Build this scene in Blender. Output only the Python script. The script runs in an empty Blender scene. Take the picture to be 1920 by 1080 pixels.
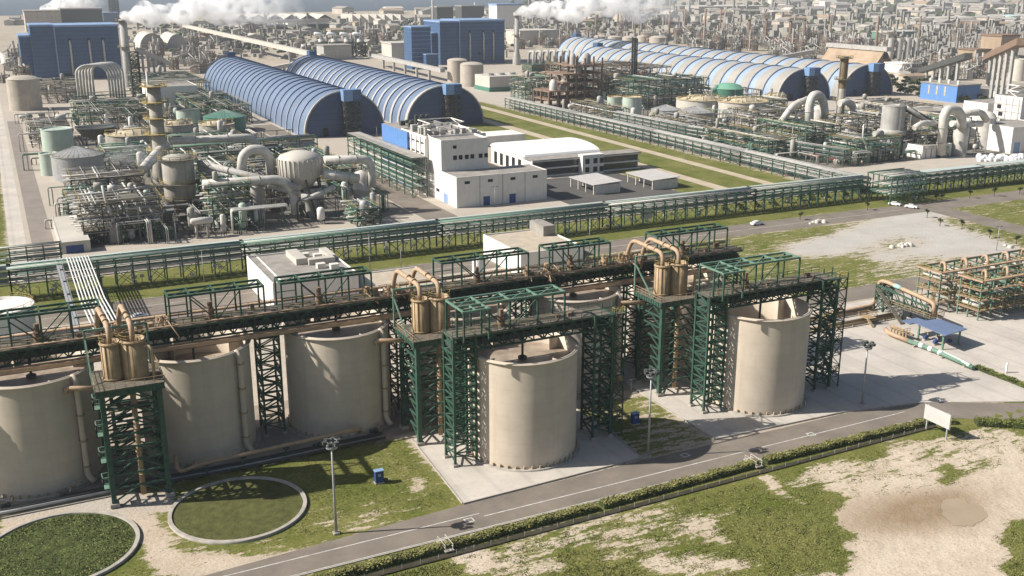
import bpy, bmesh, math, random
import numpy as np
from mathutils import Vector
R = math.radians
rnd = random.Random(7)

# ------------------------------------------------------------------ camera, sky, sun, exposure
# World frame: X runs along the tank row, Y away from the road, Z up; origin under the leftmost tank.
sc = bpy.context.scene
COL = sc.collection
F_PX, HOR, CAMH, YAW = 1950.0, -40.0, 80.0, R(26.2)
PITCH = math.atan((540 - HOR) / F_PX)
CX, CY = 0.37, -177.72
cam = bpy.data.cameras.new('camera'); co = bpy.data.objects.new('camera', cam); COL.objects.link(co)
cam.sensor_width = 36; cam.lens = 36 * F_PX / 1920; cam.clip_end = 60000; cam.clip_start = 1
co.location = (CX, CY, CAMH); co.rotation_euler = (R(90) - PITCH, 0, -YAW)
sc.camera = co
SUN_EL, SUN_TO = R(38), R(-19)               # elevation; direction the shadows run in the XY plane
w = bpy.data.worlds.new('World'); sc.world = w; w.use_nodes = True
nt = w.node_tree; bg = nt.nodes['Background']
sky = nt.nodes.new('ShaderNodeTexSky'); sky.sky_type = 'NISHITA'; sky.sun_disc = False
sky.sun_elevation = SUN_EL; sky.sun_rotation = R(270) - SUN_TO - R(360) + R(0)
sky.air_density = 1.0; sky.dust_density = 1.6
nt.links.new(sky.outputs[0], bg.inputs[0]); bg.inputs[1].default_value = 0.06
sl = bpy.data.lights.new('sun', 'SUN'); sl.energy = 5.0; sl.angle = R(0.5); sl.color = (1, 0.945, 0.86)
so = bpy.data.objects.new('sun', sl); COL.objects.link(so)
so.rotation_euler = Vector((math.cos(SUN_TO) * math.cos(SUN_EL), math.sin(SUN_TO) * math.cos(SUN_EL), -math.sin(SUN_EL))).to_track_quat('-Z', 'Y').to_euler()
sc.view_settings.view_transform = 'Standard'; sc.view_settings.look = 'None'
sc.view_settings.exposure = 0.62; sc.view_settings.gamma = 1
sc.cycles.max_bounces = 9; sc.cycles.diffuse_bounces = 2; sc.cycles.glossy_bounces = 2
sc.cycles.volume_bounces = 8; sc.cycles.transparent_max_bounces = 4
sc.cycles.volume_max_steps = 128; sc.cycles.use_denoising = True

# ------------------------------------------------------------------ survey: photo measurements turned into plan positions
def at(px, py, z=0.0):
    a = (px - 960) / F_PX; b = -(py - 540) / F_PX
    d = (a, math.cos(PITCH) + b * math.sin(PITCH), -math.sin(PITCH) + b * math.cos(PITCH))
    t = (z - CAMH) / d[2]
    x, y = d[0] * t, d[1] * t
    return (x * math.cos(YAW) + y * math.sin(YAW) + CX, -x * math.sin(YAW) + y * math.cos(YAW) + CY)
def pix(x, y, z=0.0):
    x -= CX; y -= CY
    X = x * math.cos(YAW) - y * math.sin(YAW); Y = x * math.sin(YAW) + y * math.cos(YAW); dz = z - CAMH
    d = Y * math.cos(PITCH) - dz * math.sin(PITCH); v = Y * math.sin(PITCH) + dz * math.cos(PITCH)
    return (960 + F_PX * X / d, 540 - F_PX * v / d, d)
def hgt(px, py, ytop):
    u, v = at(px, py); lo, hi = 0, 200
    for i in range(40):
        m = (lo + hi) / 2
        if pix(u, v, m)[1] > ytop: lo = m
        else: hi = m
    return lo
def u_at(px, v, z=0.0):                        # X of the point on the plane Y = v seen in picture column px
    lo, hi = -400, 4000
    for i in range(50):
        m = (lo + hi) / 2
        if pix(m, v, z)[0] < px: lo = m
        else: hi = m
    return lo
def v_at(px, u, z=0.0):                        # Y of the point on the plane X = u seen in picture column px
    lo, hi = -100, 3000
    for i in range(50):
        m = (lo + hi) / 2
        if pix(u, m, z)[0] > px: lo = m
        else: hi = m
    return lo
def round_spot(px, yfront, wpx):               # a round thing's centre and radius from its front base point and width
    u, v = at(px, yfront); d = pix(u, v)[2]; r = wpx / 2 * d / F_PX
    dx, dy = u - CX, v - CY; L = math.hypot(dx, dy)
    return u + dx / L * r, v + dy / L * r, r

# ------------------------------------------------------------------ materials
MATS = {}
def mat(name, col, rough=0.75, var=0.18, scale=0.4, metal=0.0, bump=0.0, streak=0.0, streak_col=(0.12, 0.08, 0.05), bands=None, spec=0.3):
    if name in MATS: return MATS[name]
    m = bpy.data.materials.new(name); m.use_nodes = True; n = m.node_tree.nodes; l = m.node_tree.links
    b = n['Principled BSDF']; b.inputs['Roughness'].default_value = rough; b.inputs['Metallic'].default_value = metal
    b.inputs['Specular IOR Level'].default_value = spec
    tc = n.new('ShaderNodeTexCoord')
    no = n.new('ShaderNodeTexNoise'); no.inputs['Scale'].default_value = scale; no.inputs['Detail'].default_value = 6; no.inputs['Roughness'].default_value = 0.62
    l.new(tc.outputs['Object'], no.inputs['Vector'])
    rp = n.new('ShaderNodeMapRange'); rp.inputs['From Min'].default_value = 0.3; rp.inputs['From Max'].default_value = 0.7
    rp.inputs['To Min'].default_value = 1 - var; rp.inputs['To Max'].default_value = 1 + var
    l.new(no.outputs['Fac'], rp.inputs['Value'])
    mx = n.new('ShaderNodeVectorMath'); mx.operation = 'SCALE'; mx.inputs[0].default_value = col
    l.new(rp.outputs[0], mx.inputs['Scale']); out = mx.outputs[0]
    if bands:                                   # horizontal sheet joints: (spacing, darkness)
        wv = n.new('ShaderNodeTexWave'); wv.wave_type = 'BANDS'; wv.bands_direction = bands[2] if len(bands) > 2 else 'Z'; wv.inputs['Scale'].default_value = 0.314 / bands[0]
        l.new(tc.outputs['Object'], wv.inputs['Vector'])
        r2 = n.new('ShaderNodeMapRange'); r2.inputs['From Min'].default_value = 0.0; r2.inputs['From Max'].default_value = 0.12
        r2.inputs['To Min'].default_value = 1 - bands[1]; r2.inputs['To Max'].default_value = 1
        l.new(wv.outputs['Fac'], r2.inputs['Value'])
        m2 = n.new('ShaderNodeVectorMath'); m2.operation = 'SCALE'; l.new(out, m2.inputs[0]); l.new(r2.outputs[0], m2.inputs['Scale']); out = m2.outputs[0]
    if streak:
        mp = n.new('ShaderNodeMapping'); mp.inputs['Scale'].default_value = (1, 1, 0.06); l.new(tc.outputs['Object'], mp.inputs['Vector'])
        n2 = n.new('ShaderNodeTexNoise'); n2.inputs['Scale'].default_value = 1.1; n2.inputs['Detail'].default_value = 5; l.new(mp.outputs[0], n2.inputs['Vector'])
        r3 = n.new('ShaderNodeMapRange'); r3.inputs['From Min'].default_value = 0.52; r3.inputs['From Max'].default_value = 0.78; r3.inputs['To Max'].default_value = streak
        l.new(n2.outputs['Fac'], r3.inputs['Value'])
        mm = n.new('ShaderNodeMix'); mm.data_type = 'RGBA'; l.new(r3.outputs[0], mm.inputs['Factor']); l.new(out, mm.inputs[6]); mm.inputs[7].default_value = (*streak_col, 1); out = mm.outputs[2]
    l.new(out, b.inputs['Base Color'])
    if bump:
        bp = n.new('ShaderNodeBump'); bp.inputs['Strength'].default_value = bump; bp.inputs['Distance'].default_value = 0.3
        l.new(no.outputs['Fac'], bp.inputs['Height']); l.new(bp.outputs[0], b.inputs['Normal'])
    MATS[name] = m; return m
TAN = mat('tank_paint', (0.53, 0.455, 0.365), 0.7, 0.08, 0.3, streak=0.2, streak_col=(0.33, 0.25, 0.17), bands=(2.4, 0.03))
SLURRY = mat('slurry_crust', (0.46, 0.345, 0.25), 0.8, 0.2, 0.5)
POOL = mat('slurry', (0.30, 0.24, 0.185), 0.5, 0.35, 0.35)
GREEN = mat('green_steel', (0.036, 0.086, 0.061), 0.6, 0.35, 1.2, streak=0.3, streak_col=(0.10, 0.075, 0.05))
PGREEN = mat('pale_green_steel', (0.13, 0.225, 0.17), 0.55, 0.2, 0.8)
DECK = mat('deck_grating', (0.13, 0.115, 0.09), 0.85, 0.35, 1.0)
OCHRE = mat('ochre_paint', (0.36, 0.26, 0.15), 0.6, 0.2, 0.7, streak=0.35, streak_col=(0.5, 0.42, 0.33))
PEACH = mat('peach_pipe', (0.40, 0.28, 0.185), 0.6, 0.18, 0.8, streak=0.2)
YELLOW = mat('yellow_rail', (0.33, 0.25, 0.085), 0.6, 0.2)
CONC = mat('concrete', (0.46, 0.42, 0.37), 0.9, 0.16, 0.09, bands=(6.0, 0.1, 'X'), streak=0.3, streak_col=(0.27, 0.235, 0.19))
CONC2 = mat('concrete_kerb', (0.36, 0.33, 0.29), 0.9, 0.22, 0.8)
ASPH = mat('asphalt', (0.185, 0.158, 0.13), 0.92, 0.2, 0.16, streak=0.45, streak_col=(0.13, 0.115, 0.1))
PAINT = mat('road_paint', (0.50, 0.48, 0.45), 0.8, 0.35, 0.8)
STEEL = mat('galvanised_steel', (0.36, 0.36, 0.36), 0.5, 0.2, 0.6, metal=0.2)
WHITE = mat('white_render', (0.70, 0.67, 0.62), 0.85, 0.08, 0.3, streak=0.25, streak_col=(0.42, 0.38, 0.33))
WPIPE = mat('pale_pipe', (0.50, 0.48, 0.44), 0.5, 0.2, 0.4, streak=0.25, streak_col=(0.3, 0.26, 0.2))
GREYR = mat('grey_roof', (0.27, 0.25, 0.225), 0.9, 0.25, 0.3)
BLUE = mat('blue_cladding', (0.05, 0.10, 0.20), 0.55, 0.12, 0.15, bands=(3.2, 0.3))
LBLUE = mat('light_blue_roof', (0.22, 0.32, 0.50), 0.5, 0.12, 0.2)
CABBLUE = mat('cabinet_blue', (0.03, 0.07, 0.22), 0.5, 0.15)
CREAM = mat('cream_roof', (0.48, 0.45, 0.395), 0.6, 0.12, 0.1)
RIB = mat('roof_rib', (0.05, 0.085, 0.18), 0.6, 0.2)
BLACK = mat('dark_opening', (0.015, 0.015, 0.017), 0.6, 0.2)
GLASS = mat('window_glass', (0.035, 0.04, 0.05), 0.15, 0.2, spec=0.6)
DARKS = mat('dark_steel', (0.06, 0.065, 0.06), 0.6, 0.3, 1.0)
GREY = mat('grey_paint', (0.36, 0.35, 0.33), 0.65, 0.18, 0.3, streak=0.35)
DIRTY = mat('weathered_vessel', (0.34, 0.32, 0.28), 0.7, 0.2, 0.3, streak=0.6, streak_col=(0.16, 0.13, 0.08))
MINT = mat('mint_paint', (0.40, 0.47, 0.40), 0.6, 0.1, 0.3, streak=0.2)
DGREEN = mat('dark_green_paint', (0.07, 0.19, 0.14), 0.55, 0.15, 0.3)
BROWN = mat('rusty_brown', (0.20, 0.135, 0.095), 0.85, 0.3, 0.5)
BRICKY = mat('brown_shed', (0.33, 0.245, 0.17), 0.8, 0.2, 0.1, bands=(2.5, 0.12))
BEIGE = mat('beige_tank', (0.40, 0.355, 0.30), 0.75, 0.15, 0.2, streak=0.3)
YTOP = mat('ochre_crust', (0.44, 0.37, 0.25), 0.85, 0.35, 0.5)
RED = mat('red_paint', (0.40, 0.12, 0.09), 0.6, 0.2)
CARW = mat('car_white', (0.72, 0.72, 0.72), 0.3, 0.05, spec=0.5)
TYRE = mat('tyre', (0.02, 0.02, 0.02), 0.8, 0.2)
WALLW = mat('boundary_wall_paint', (0.62, 0.58, 0.52), 0.85, 0.12)
LEAF = mat('leaf', (0.125, 0.14, 0.032), 0.7, 0.5, 0.6)
LEAF2 = mat('leaf_dry', (0.185, 0.18, 0.06), 0.75, 0.4, 0.6)
LEAFD = mat('leaf_dark', (0.045, 0.062, 0.022), 0.7, 0.5, 0.6)
BARK = mat('bark', (0.12, 0.09, 0.065), 0.9, 0.3)
SPOIL = mat('spoil_heap', (0.30, 0.27, 0.23), 0.95, 0.2, 0.05)
LAND = mat('far_town_mix', (0.235, 0.225, 0.205), 0.9, 0.35, 0.01)

# ------------------------------------------------------------------ mesh builder
ROOT = {}
class MB:
    def __init__(s): s.v = []; s.f = []; s.s = []
    def add(s, vs, fs, smooth=False):
        o = len(s.v); s.v += [tuple(q) for q in vs]; s.f += [tuple(i + o for i in f) for f in fs]; s.s += [smooth] * len(fs); return s
    def box(s, x0, y0, z0, x1, y1, z1):
        return s.add([(x0, y0, z0), (x1, y0, z0), (x1, y1, z0), (x0, y1, z0), (x0, y0, z1), (x1, y0, z1), (x1, y1, z1), (x0, y1, z1)],
                     [(3, 2, 1, 0), (4, 5, 6, 7), (0, 1, 5, 4), (1, 2, 6, 5), (2, 3, 7, 6), (3, 0, 4, 7)])
    def beam(s, p, q, a=0.2, b=None):
        b = b or a; p = Vector(p); q = Vector(q); d = q - p
        if d.length < 1e-5: return s
        d.normalize(); t = Vector((0, 0, 1)) if abs(d.z) < 0.95 else Vector((1, 0, 0))
        x = d.cross(t).normalized() * a / 2; y = x.cross(d).normalized() * b / 2
        vs = [p - x - y, p + x - y, p + x + y, p - x + y, q - x - y, q + x - y, q + x + y, q - x + y]
        return s.add(vs, [(3, 2, 1, 0), (4, 5, 6, 7), (0, 1, 5, 4), (1, 2, 6, 5), (2, 3, 7, 6), (3, 0, 4, 7)])
    def path(s, pts, a=0.2, b=None):
        for p, q in zip(pts, pts[1:]): s.beam(p, q, a, b)
        return s
    def tube(s, pts, r, n=8, bend=0.0, cap=True):
        P = [Vector(p) for p in pts]
        if bend and len(P) > 2:                 # round the corners
            Q = [P[0]]
            for a, b, c in zip(P, P[1:], P[2:]):
                k = min(bend, (b - a).length * .45, (c - b).length * .45); p0 = b + (a - b).normalized() * k; p1 = b + (c - b).normalized() * k
                for i in range(5):
                    t = i / 4; Q.append(p0 * (1 - t) ** 2 + b * 2 * t * (1 - t) + p1 * t * t)
            P = Q + [P[-1]]
        o = len(s.v); N = None
        for i, p in enumerate(P):
            d = ((P[min(i + 1, len(P) - 1)] - p).normalized() + (p - P[max(i - 1, 0)]).normalized())
            d = d.normalized() if d.length > 1e-6 else (P[-1] - P[0]).normalized()
            if N is None:
                N = d.cross(Vector((0, 0, 1)) if abs(d.z) < 0.9 else Vector((1, 0, 0))).normalized()
            N = (N - d * N.dot(d)); N = N.normalized() if N.length > 1e-6 else d.orthogonal().normalized(); B = d.cross(N)
            rr = r[i] if isinstance(r, (list, tuple)) else r
            for k in range(n):
                a = 2 * math.pi * k / n; s.v.append(tuple(p + (N * math.cos(a) + B * math.sin(a)) * rr))
        for i in range(len(P) - 1):
            for k in range(n):
                s.f.append((o + i * n + k, o + i * n + (k + 1) % n, o + (i + 1) * n + (k + 1) % n, o + (i + 1) * n + k)); s.s.append(True)
        if cap:
            s.f.append(tuple(o + k for k in range(n))[::-1]); s.s.append(False)
            e = o + (len(P) - 1) * n; s.f.append(tuple(e + k for k in range(n))); s.s.append(False)
        return s
    def lathe(s, cx, cy, prof, n=24, a0=0.0, a1=2 * math.pi, sharp=()):
        full = abs(a1 - a0 - 2 * math.pi) < 1e-6; m = n if full else n + 1; o = len(s.v)
        for r, z in prof:
            for k in range(m):
                a = a0 + (a1 - a0) * k / n; s.v.append((cx + r * math.cos(a), cy + r * math.sin(a), z))
        for i in range(len(prof) - 1):
            if prof[i] == prof[i + 1]: continue
            flat = abs(prof[i][1] - prof[i + 1][1]) < 1e-6
            for k in range(n):
                k2 = (k + 1) % m
                s.f.append((o + i * m + k, o + i * m + k2, o + (i + 1) * m + k2, o + (i + 1) * m + k)); s.s.append(not flat)
        return s
    def cyl(s, cx, cy, z0, z1, r, n=16, r1=None):
        r1 = r if r1 is None else r1
        s.lathe(cx, cy, [(r, z0), (r1, z1)], n); o = len(s.v)
        s.v += [(cx + r1 * math.cos(2 * math.pi * k / n), cy + r1 * math.sin(2 * math.pi * k / n), z1) for k in range(n)]
        s.f.append(tuple(range(o, o + n))); s.s.append(False); return s
    def prism(s, poly, z0, z1):
        a = sum(x0 * y1 - x1 * y0 for (x0, y0), (x1, y1) in zip(poly, poly[1:] + poly[:1]))
        if a < 0: poly = poly[::-1]
        n = len(poly)
        s.add([(x, y, z0) for x, y in poly] + [(x, y, z1) for x, y in poly],
              [tuple(range(n, 2 * n))] + [(i, (i + 1) % n, n + (i + 1) % n, n + i) for i in range(n)])
        return s
    def sheet(s, poly, z):
        a = sum(x0 * y1 - x1 * y0 for (x0, y0), (x1, y1) in zip(poly, poly[1:] + poly[:1]))
        if a < 0: poly = poly[::-1]
        return s.add([(x, y, z) for x, y in poly], [tuple(range(len(poly)))])
    def lattice(s, u0, v0, u1, v1, z0, z1, n, a=0.14, h=0.16, cross=False, faces=(0, 1, 2, 3)):
        c = [(u0, v0), (u1, v0), (u1, v1), (u0, v1)]; dz = (z1 - z0) / n
        for k in faces:
            p, q = c[k], c[(k + 1) % 4]
            for i in range(n):
                za, zb = z0 + i * dz, z0 + (i + 1) * dz
                s.beam((*p, zb), (*q, zb), h)
                if cross: s.beam((*p, za), (*q, zb), a); s.beam((*q, za), (*p, zb), a)
                elif i % 2: s.beam((*p, za), (*q, zb), a)
                else: s.beam((*q, za), (*p, zb), a)
        return s
    def rail(s, pts, z, h=1.1, t=0.06, step=2.0):
        for p, q in zip(pts, pts[1:]):
            L = math.dist(p, q); n = max(1, int(L / step))
            s.beam((*p, z + h), (*q, z + h), t); s.beam((*p, z + h * .5), (*q, z + h * .5), t * .8)
            for i in range(n + 1):
                k = i / n; x, y = p[0] + (q[0] - p[0]) * k, p[1] + (q[1] - p[1]) * k; s.beam((x, y, z), (x, y, z + h), t)
        return s
    def build(s, name, m, parent=None, label=None, kind=None):
        o0 = ROOT.get(parent.name, (0, 0, 0)) if parent else (0, 0, 0)
        me = bpy.data.meshes.new(name)
        me.from_pydata([(x - o0[0], y - o0[1], z - o0[2]) for x, y, z in s.v], [], s.f)
        me.polygons.foreach_set('use_smooth', s.s); me.materials.append(m); me.update()
        o = bpy.data.objects.new(name, me); COL.objects.link(o)
        if parent: o.parent = parent; ROOT[o.name] = o0
        if label: o['label'] = label
        if kind: o['kind'] = kind
        return o
def thing(name, label, cat, loc, group=None):
    o = bpy.data.objects.new(name, None); COL.objects.link(o); o.location = loc; o.empty_display_size = 0.5
    o['label'] = label; o['category'] = cat
    if group: o['group'] = group
    ROOT[o.name] = tuple(loc); return o
def tag(o, label, cat, group=None):
    o['label'] = label; o['category'] = cat
    if group: o['group'] = group
    return o
def structure(mb, name, m):
    o = mb.build(name, m); o['kind'] = 'structure'; return o
def dup(o, loc=None, rz=None, label=None, scale=None, parent=None):
    c = o.copy(); COL.objects.link(c)
    if parent: c.parent = parent
    if loc is not None: c.location = loc
    if rz is not None: c.rotation_euler = (0, 0, rz)
    if scale is not None: c.scale = scale
    if label: c['label'] = label
    for ch in o.children: dup(ch, parent=c)
    return c

MERGED = {}
def far_copy(o, loc, rz, label, scale):
    """A copy too small in view to show its parts: the same shapes and materials as one mesh."""
    if o.name not in MERGED:
        bm = bmesh.new(); ms = []
        for ch in o.children:
            n0 = len(bm.faces); bm.from_mesh(ch.data); bm.faces.ensure_lookup_table(); m = ch.data.materials[0]
            if m not in ms: ms.append(m)
            for f in bm.faces[n0:]: f.material_index = ms.index(m)
        me = bpy.data.meshes.new(o.name); bm.to_mesh(me); bm.free()
        for m in ms: me.materials.append(m)
        MERGED[o.name] = me
    c = bpy.data.objects.new(o.name.split('.')[0], MERGED[o.name]); COL.objects.link(c)
    c.location = loc; c.rotation_euler = (0, 0, rz); c.scale = scale; c['label'] = label; c['category'] = o['category']
    return c

# ------------------------------------------------------------------ ground, roads, pads
def inside(poly, X, Y):
    r = np.zeros(X.shape, bool); n = len(poly)
    for i in range(n):
        x0, y0 = poly[i]; x1, y1 = poly[(i + 1) % n]
        c = ((y0 > Y) != (y1 > Y)) & (X < (x1 - x0) * (Y - y0) / (y1 - y0 + 1e-12) + x0); r ^= c
    return r
def pxpoly(*pts): return [at(*q) for q in pts]
gx = np.concatenate([[-9000, -4000, -1500, -600, -250, -120, -80], np.arange(-50, 195, 1.25), np.arange(195, 420, 3.0), [420, 440, 480, 560, 700, 950, 1400, 2200, 4000, 9000]])
gy = np.concatenate([[-500, -250, -150, -125], np.arange(-112, 30, 1.25), np.arange(30, 470, 2.5), [470, 500, 560, 650, 800, 1000, 1300, 1800, 2600, 4000, 7000, 14000]])
GX, GY = np.meshgrid(gx, gy)
veg = np.full(GX.shape, 0.36); pale = np.full(GX.shape, 0.45); grey = np.full(GX.shape, 0.35)
def paint(poly, v=None, p=None, g=None):
    k = inside(poly, GX, GY)
    if v is not None: veg[k] = v
    if p is not None: pale[k] = p
    if g is not None: grey[k] = g
def rect(a, b, c, d): return [(a, b), (c, b), (c, d), (a, d)]
paint(rect(-100, 125, 300, 700), 0.14, 0.55, 0.5)          # works area of the left unit
paint(rect(300, 125, 700, 700), 0.12, 0.6, 0.6)
paint(rect(-100, 96.5, 420, 127), 0.86, 0.5, 0)            # grass under the long pipe rack
paint(rect(236, 150, 296, 480), 0.80, 0.6, 0.1)            # grass field by the second rack
paint(rect(-100, 20, 190, 97), 0.25, 0.7, 0.4)
paint(rect(-100, -14, 190, 21), 0.12, 0.55, 0.5)           # round the tanks
paint(rect(-100, -42, 60, -13), 0.74, 0.6, 0)              # grass in front of the first row
paint(pxpoly((0, 985), (120, 945), (260, 950), (330, 1010), (330, 1040), (450, 1045), (420, 1080), (300, 1080), (270, 1020), (200, 965), (60, 990), (0, 1020)), 0.16, 0.75, 0.05)
paint(pxpoly((280, 985), (340, 1030), (470, 1040), (560, 1015), (420, 1075), (320, 1080)), 0.3, 0.8, 0)
paint(pxpoly((0, 935), (200, 925), (330, 920), (330, 960), (60, 965), (0, 985)), 0.1, 0.5, 0.6)
paint(rect(94, -40, 109, -14), 0.55, 0.55, 0.1)
paint(rect(60, -15, 200, -8), 0.1, 0.7, 0.4)
paint(rect(-200, -400, 600, -50), 0.90, 0.7, 0)            # field before the hedge
def blob(px, py, w, h, v, p=0.9, g=None, ang=0):
    pts = []
    for i in range(22):
        a = 2 * math.pi * i / 22; k = 1 + rnd.uniform(-.16, .16)
        x, y = w / 2 * math.cos(a) * k, h / 2 * math.sin(a) * k
        pts.append(at(px + x * math.cos(R(ang)) - y * math.sin(R(ang)), py + x * math.sin(R(ang)) + y * math.cos(R(ang))))
    paint(pts, v, p, g)
for q in ((960, 1062, 260, 50, .42), (1080, 1000, 330, 60, .5, .8, None, -14), (1250, 1000, 300, 70, .52, .8, None, -14), (1190, 960, 160, 26, .5, .8, None, -14), (890, 1040, 90, 36, .33), (1000, 985, 140, 20, .5, .8, None, -12), (1330, 995, 110, 40, .33, .9, None, 25), (1310, 1060, 240, 46, .42), (1560, 880, 110, 30, .3, .9, None, -10),
          (1500, 905, 60, 18, .35), (1700, 870, 300, 70, .30, .95, None, -18), (1800, 830, 200, 40, .42, .9, None, -14), (1600, 890, 170, 60, .36), (1850, 850, 170, 50, .36, .95, None, -16), (1690, 920, 150, 50, .3, .95, None, -15), (1440, 900, 60, 16, .3, .9, None, 30), (1470, 925, 90, 14, .25, .9, None, 28), (1660, 830, 160, 18, .52, .5), (780, 910, 26, 40, .3), (830, 985, 60, 18, .4), (650, 985, 120, 24, .5), (700, 960, 60, 30, .55)):
    blob(*q)
paint(pxpoly((1930, 845), (1870, 870), (1780, 905), (1700, 925), (1610, 935), (1560, 985), (1625, 1000), (1560, 1020), (1575, 1042), (1500, 1060), (1480, 1090), (1930, 1090)), 0.06, 0.95, 0)
paint(pxpoly((1600, 925), (1700, 925), (1800, 915), (1850, 960), (1850, 1000), (1770, 1000), (1640, 1000), (1575, 985), (1565, 960)), 0.08, 0.6, 0)
blob(1905, 1000, 50, 60, 1.0, .5); blob(1912, 1060, 60, 60, 1.0, .5); blob(1480, 1010, 260, 110, .92, .5, None, 20)
paint(rect(94, -12, 420, 13), 0.05, 0.6, 0.3)
paint(rect(150, 24, 300, 84), 0.66, 0.6, 0.1)               # right meadow
paint(rect(305, 40, 420, 97), 0.7, 0.6, 0.1)
paint(pxpoly((1620, 395), (1700, 388), (1770, 400), (1800, 425), (1920, 470), (1920, 510), (1780, 500), (1660, 490), (1600, 485), (1480, 478), (1470, 462), (1590, 430), (1660, 405)), 0.16, 0.75, 1.0)
paint(pxpoly((1590, 470), (1680, 440), (1745, 455), (1700, 470), (1640, 480)), 0.5, 0.6, 0.5)
paint(pxpoly((1480, 500), (1600, 470), (1640, 490), (1560, 520)), 0.7, 0.6, 0.2)
paint(pxpoly((1600, 520), (1700, 478), (1920, 478), (1920, 520), (1740, 520)), 0.5, 0.7, 0.4)
paint(pxpoly((1735, 405), (1800, 412), (1920, 455), (1920, 465), (1800, 430)), 0.6, 0.7, 0.3)
paint(rect(12, 127, 130, 152), 0.1, 0.6, 0.6)
paint(rect(-100, 127, -1.5, 700), 0.9, 0.5, 0)
paint(rect(-1500, 800, 9000, 9000), 0.36, 0.2, 0.45)
_du, _dv = at(1735, 955); _a = np.hypot((GX - _du) / 15.0, (GY - _dv) / 5.0)
pale -= np.where((GY < -56) & (GX > 100), 0.75 * np.exp(-_a ** 2.5), 0); veg = np.where((_a < 1.0) & (GY < -56), np.minimum(veg, .08), veg)
def soften(a, n):
    for _ in range(n):
        b = a.copy(); b[1:-1, 1:-1] = (a[1:-1, 1:-1] * 2 + a[:-2, 1:-1] + a[2:, 1:-1] + a[1:-1, :-2] + a[1:-1, 2:]) / 6; a = b
    return a
_far = GY > 20
veg, pale, grey = np.where(_far, soften(veg, 3), soften(veg, 1)), soften(pale, 3), soften(grey, 3)
GZ = np.zeros(GX.shape)
near = (GY < -52) & (GX > -40) & (GX < 190)
GZ[near] = np.random.RandomState(3).uniform(-.01, .05, GX.shape)[near] * np.clip((-52 - GY[near]) / 3, 0, 1)
ny, nx = GX.shape
me = bpy.data.meshes.new('ground')
idx = np.arange(nx * ny).reshape(ny, nx)
fc = np.stack([idx[:-1, :-1], idx[:-1, 1:], idx[1:, 1:], idx[1:, :-1]], -1).reshape(-1, 4)
me.from_pydata(np.stack([GX, GY, GZ], -1).reshape(-1, 3).tolist(), [], fc.tolist())
ca = me.attributes.new('cover', 'FLOAT_COLOR', 'POINT')
ca.data.foreach_set('color', np.stack([veg, pale, grey, np.ones_like(veg)], -1).astype(np.float32).ravel())
def ground_material():
    m = bpy.data.materials.new('ground'); m.use_nodes = True; n = m.node_tree.nodes; l = m.node_tree.links
    b = n['Principled BSDF']; b.inputs['Roughness'].default_value = 0.95; b.inputs['Specular IOR Level'].default_value = 0.1
    at_ = n.new('ShaderNodeAttribute'); at_.attribute_name = 'cover'; sp = n.new('ShaderNodeSeparateColor'); l.new(at_.outputs['Color'], sp.inputs[0])
    tc = n.new('ShaderNodeTexCoord')
    def noise(s, d=8, r=0.65, st=None):
        q = n.new('ShaderNodeTexNoise'); q.inputs['Scale'].default_value = s; q.inputs['Detail'].default_value = d; q.inputs['Roughness'].default_value = r
        if st:
            mp = n.new('ShaderNodeMapping'); mp.inputs['Scale'].default_value = st; l.new(tc.outputs['Object'], mp.inputs[0]); l.new(mp.outputs[0], q.inputs['Vector'])
        else: l.new(tc.outputs['Object'], q.inputs['Vector'])
        return q.outputs['Fac']
    def math_(op, a, c):
        q = n.new('ShaderNodeMath'); q.operation = op
        for i, x in enumerate((a, c)):
            if isinstance(x, (int, float)): q.inputs[i].default_value = x
            else: l.new(x, q.inputs[i])
        return q.outputs[0]
    def ramp(x, a, c):
        q = n.new('ShaderNodeMapRange'); q.inputs['From Min'].default_value = a; q.inputs['From Max'].default_value = c; l.new(x, q.inputs['Value']); return q.outputs[0]
    def mix(f, a, c):
        q = n.new('ShaderNodeMix'); q.data_type = 'RGBA'; l.new(f, q.inputs['Factor'])
        for i, x in ((6, a), (7, c)):
            if isinstance(x, tuple): q.inputs[i].default_value = (*x, 1)
            else: l.new(x, q.inputs[i])
        return q.outputs[2]
    soil = mix(sp.outputs[1], (0.26, 0.19, 0.12), (0.56, 0.475, 0.38))
    soil = mix(ramp(noise(0.22), .45, .85), soil, (0.36, 0.285, 0.205))
    soil = mix(sp.outputs[2], soil, mix(ramp(noise(.12), .3, .7), (0.47, 0.45, 0.42), (0.38, 0.36, 0.33)))
    g1 = mix(ramp(noise(0.09), .35, .65), (0.10, 0.12, 0.022), (0.22, 0.205, 0.07))
    g1 = mix(ramp(noise(1.9), .4, .75), g1, (0.06, 0.075, 0.016))
    soil = mix(ramp(noise(2.2, 6, .8), .5, .74), soil, (0.24, 0.195, 0.13))
    t = math_('ADD', sp.outputs[0], math_('MULTIPLY', math_('SUBTRACT', noise(0.42, 9, .72, (.45, 1.7, 1)), 0.5), 1.9))
    t = math_('ADD', t, math_('MULTIPLY', math_('SUBTRACT', noise(0.03, 3), 0.5), 0.5))
    t = math_('ADD', t, math_('MULTIPLY', math_('SUBTRACT', noise(1.4, 6, .75), 0.5), 0.9))
    col = mix(ramp(t, .44, .58), soil, g1)
    l.new(col, b.inputs['Base Color'])
    bp = n.new('ShaderNodeBump'); bp.inputs['Strength'].default_value = 0.6; bp.inputs['Distance'].default_value = 0.25
    l.new(noise(1.6, 6), bp.inputs['Height']); l.new(bp.outputs[0], b.inputs['Normal'])
    return m
me.materials.append(ground_material()); gob = bpy.data.objects.new('ground', me); COL.objects.link(gob); gob['kind'] = 'structure'

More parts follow.
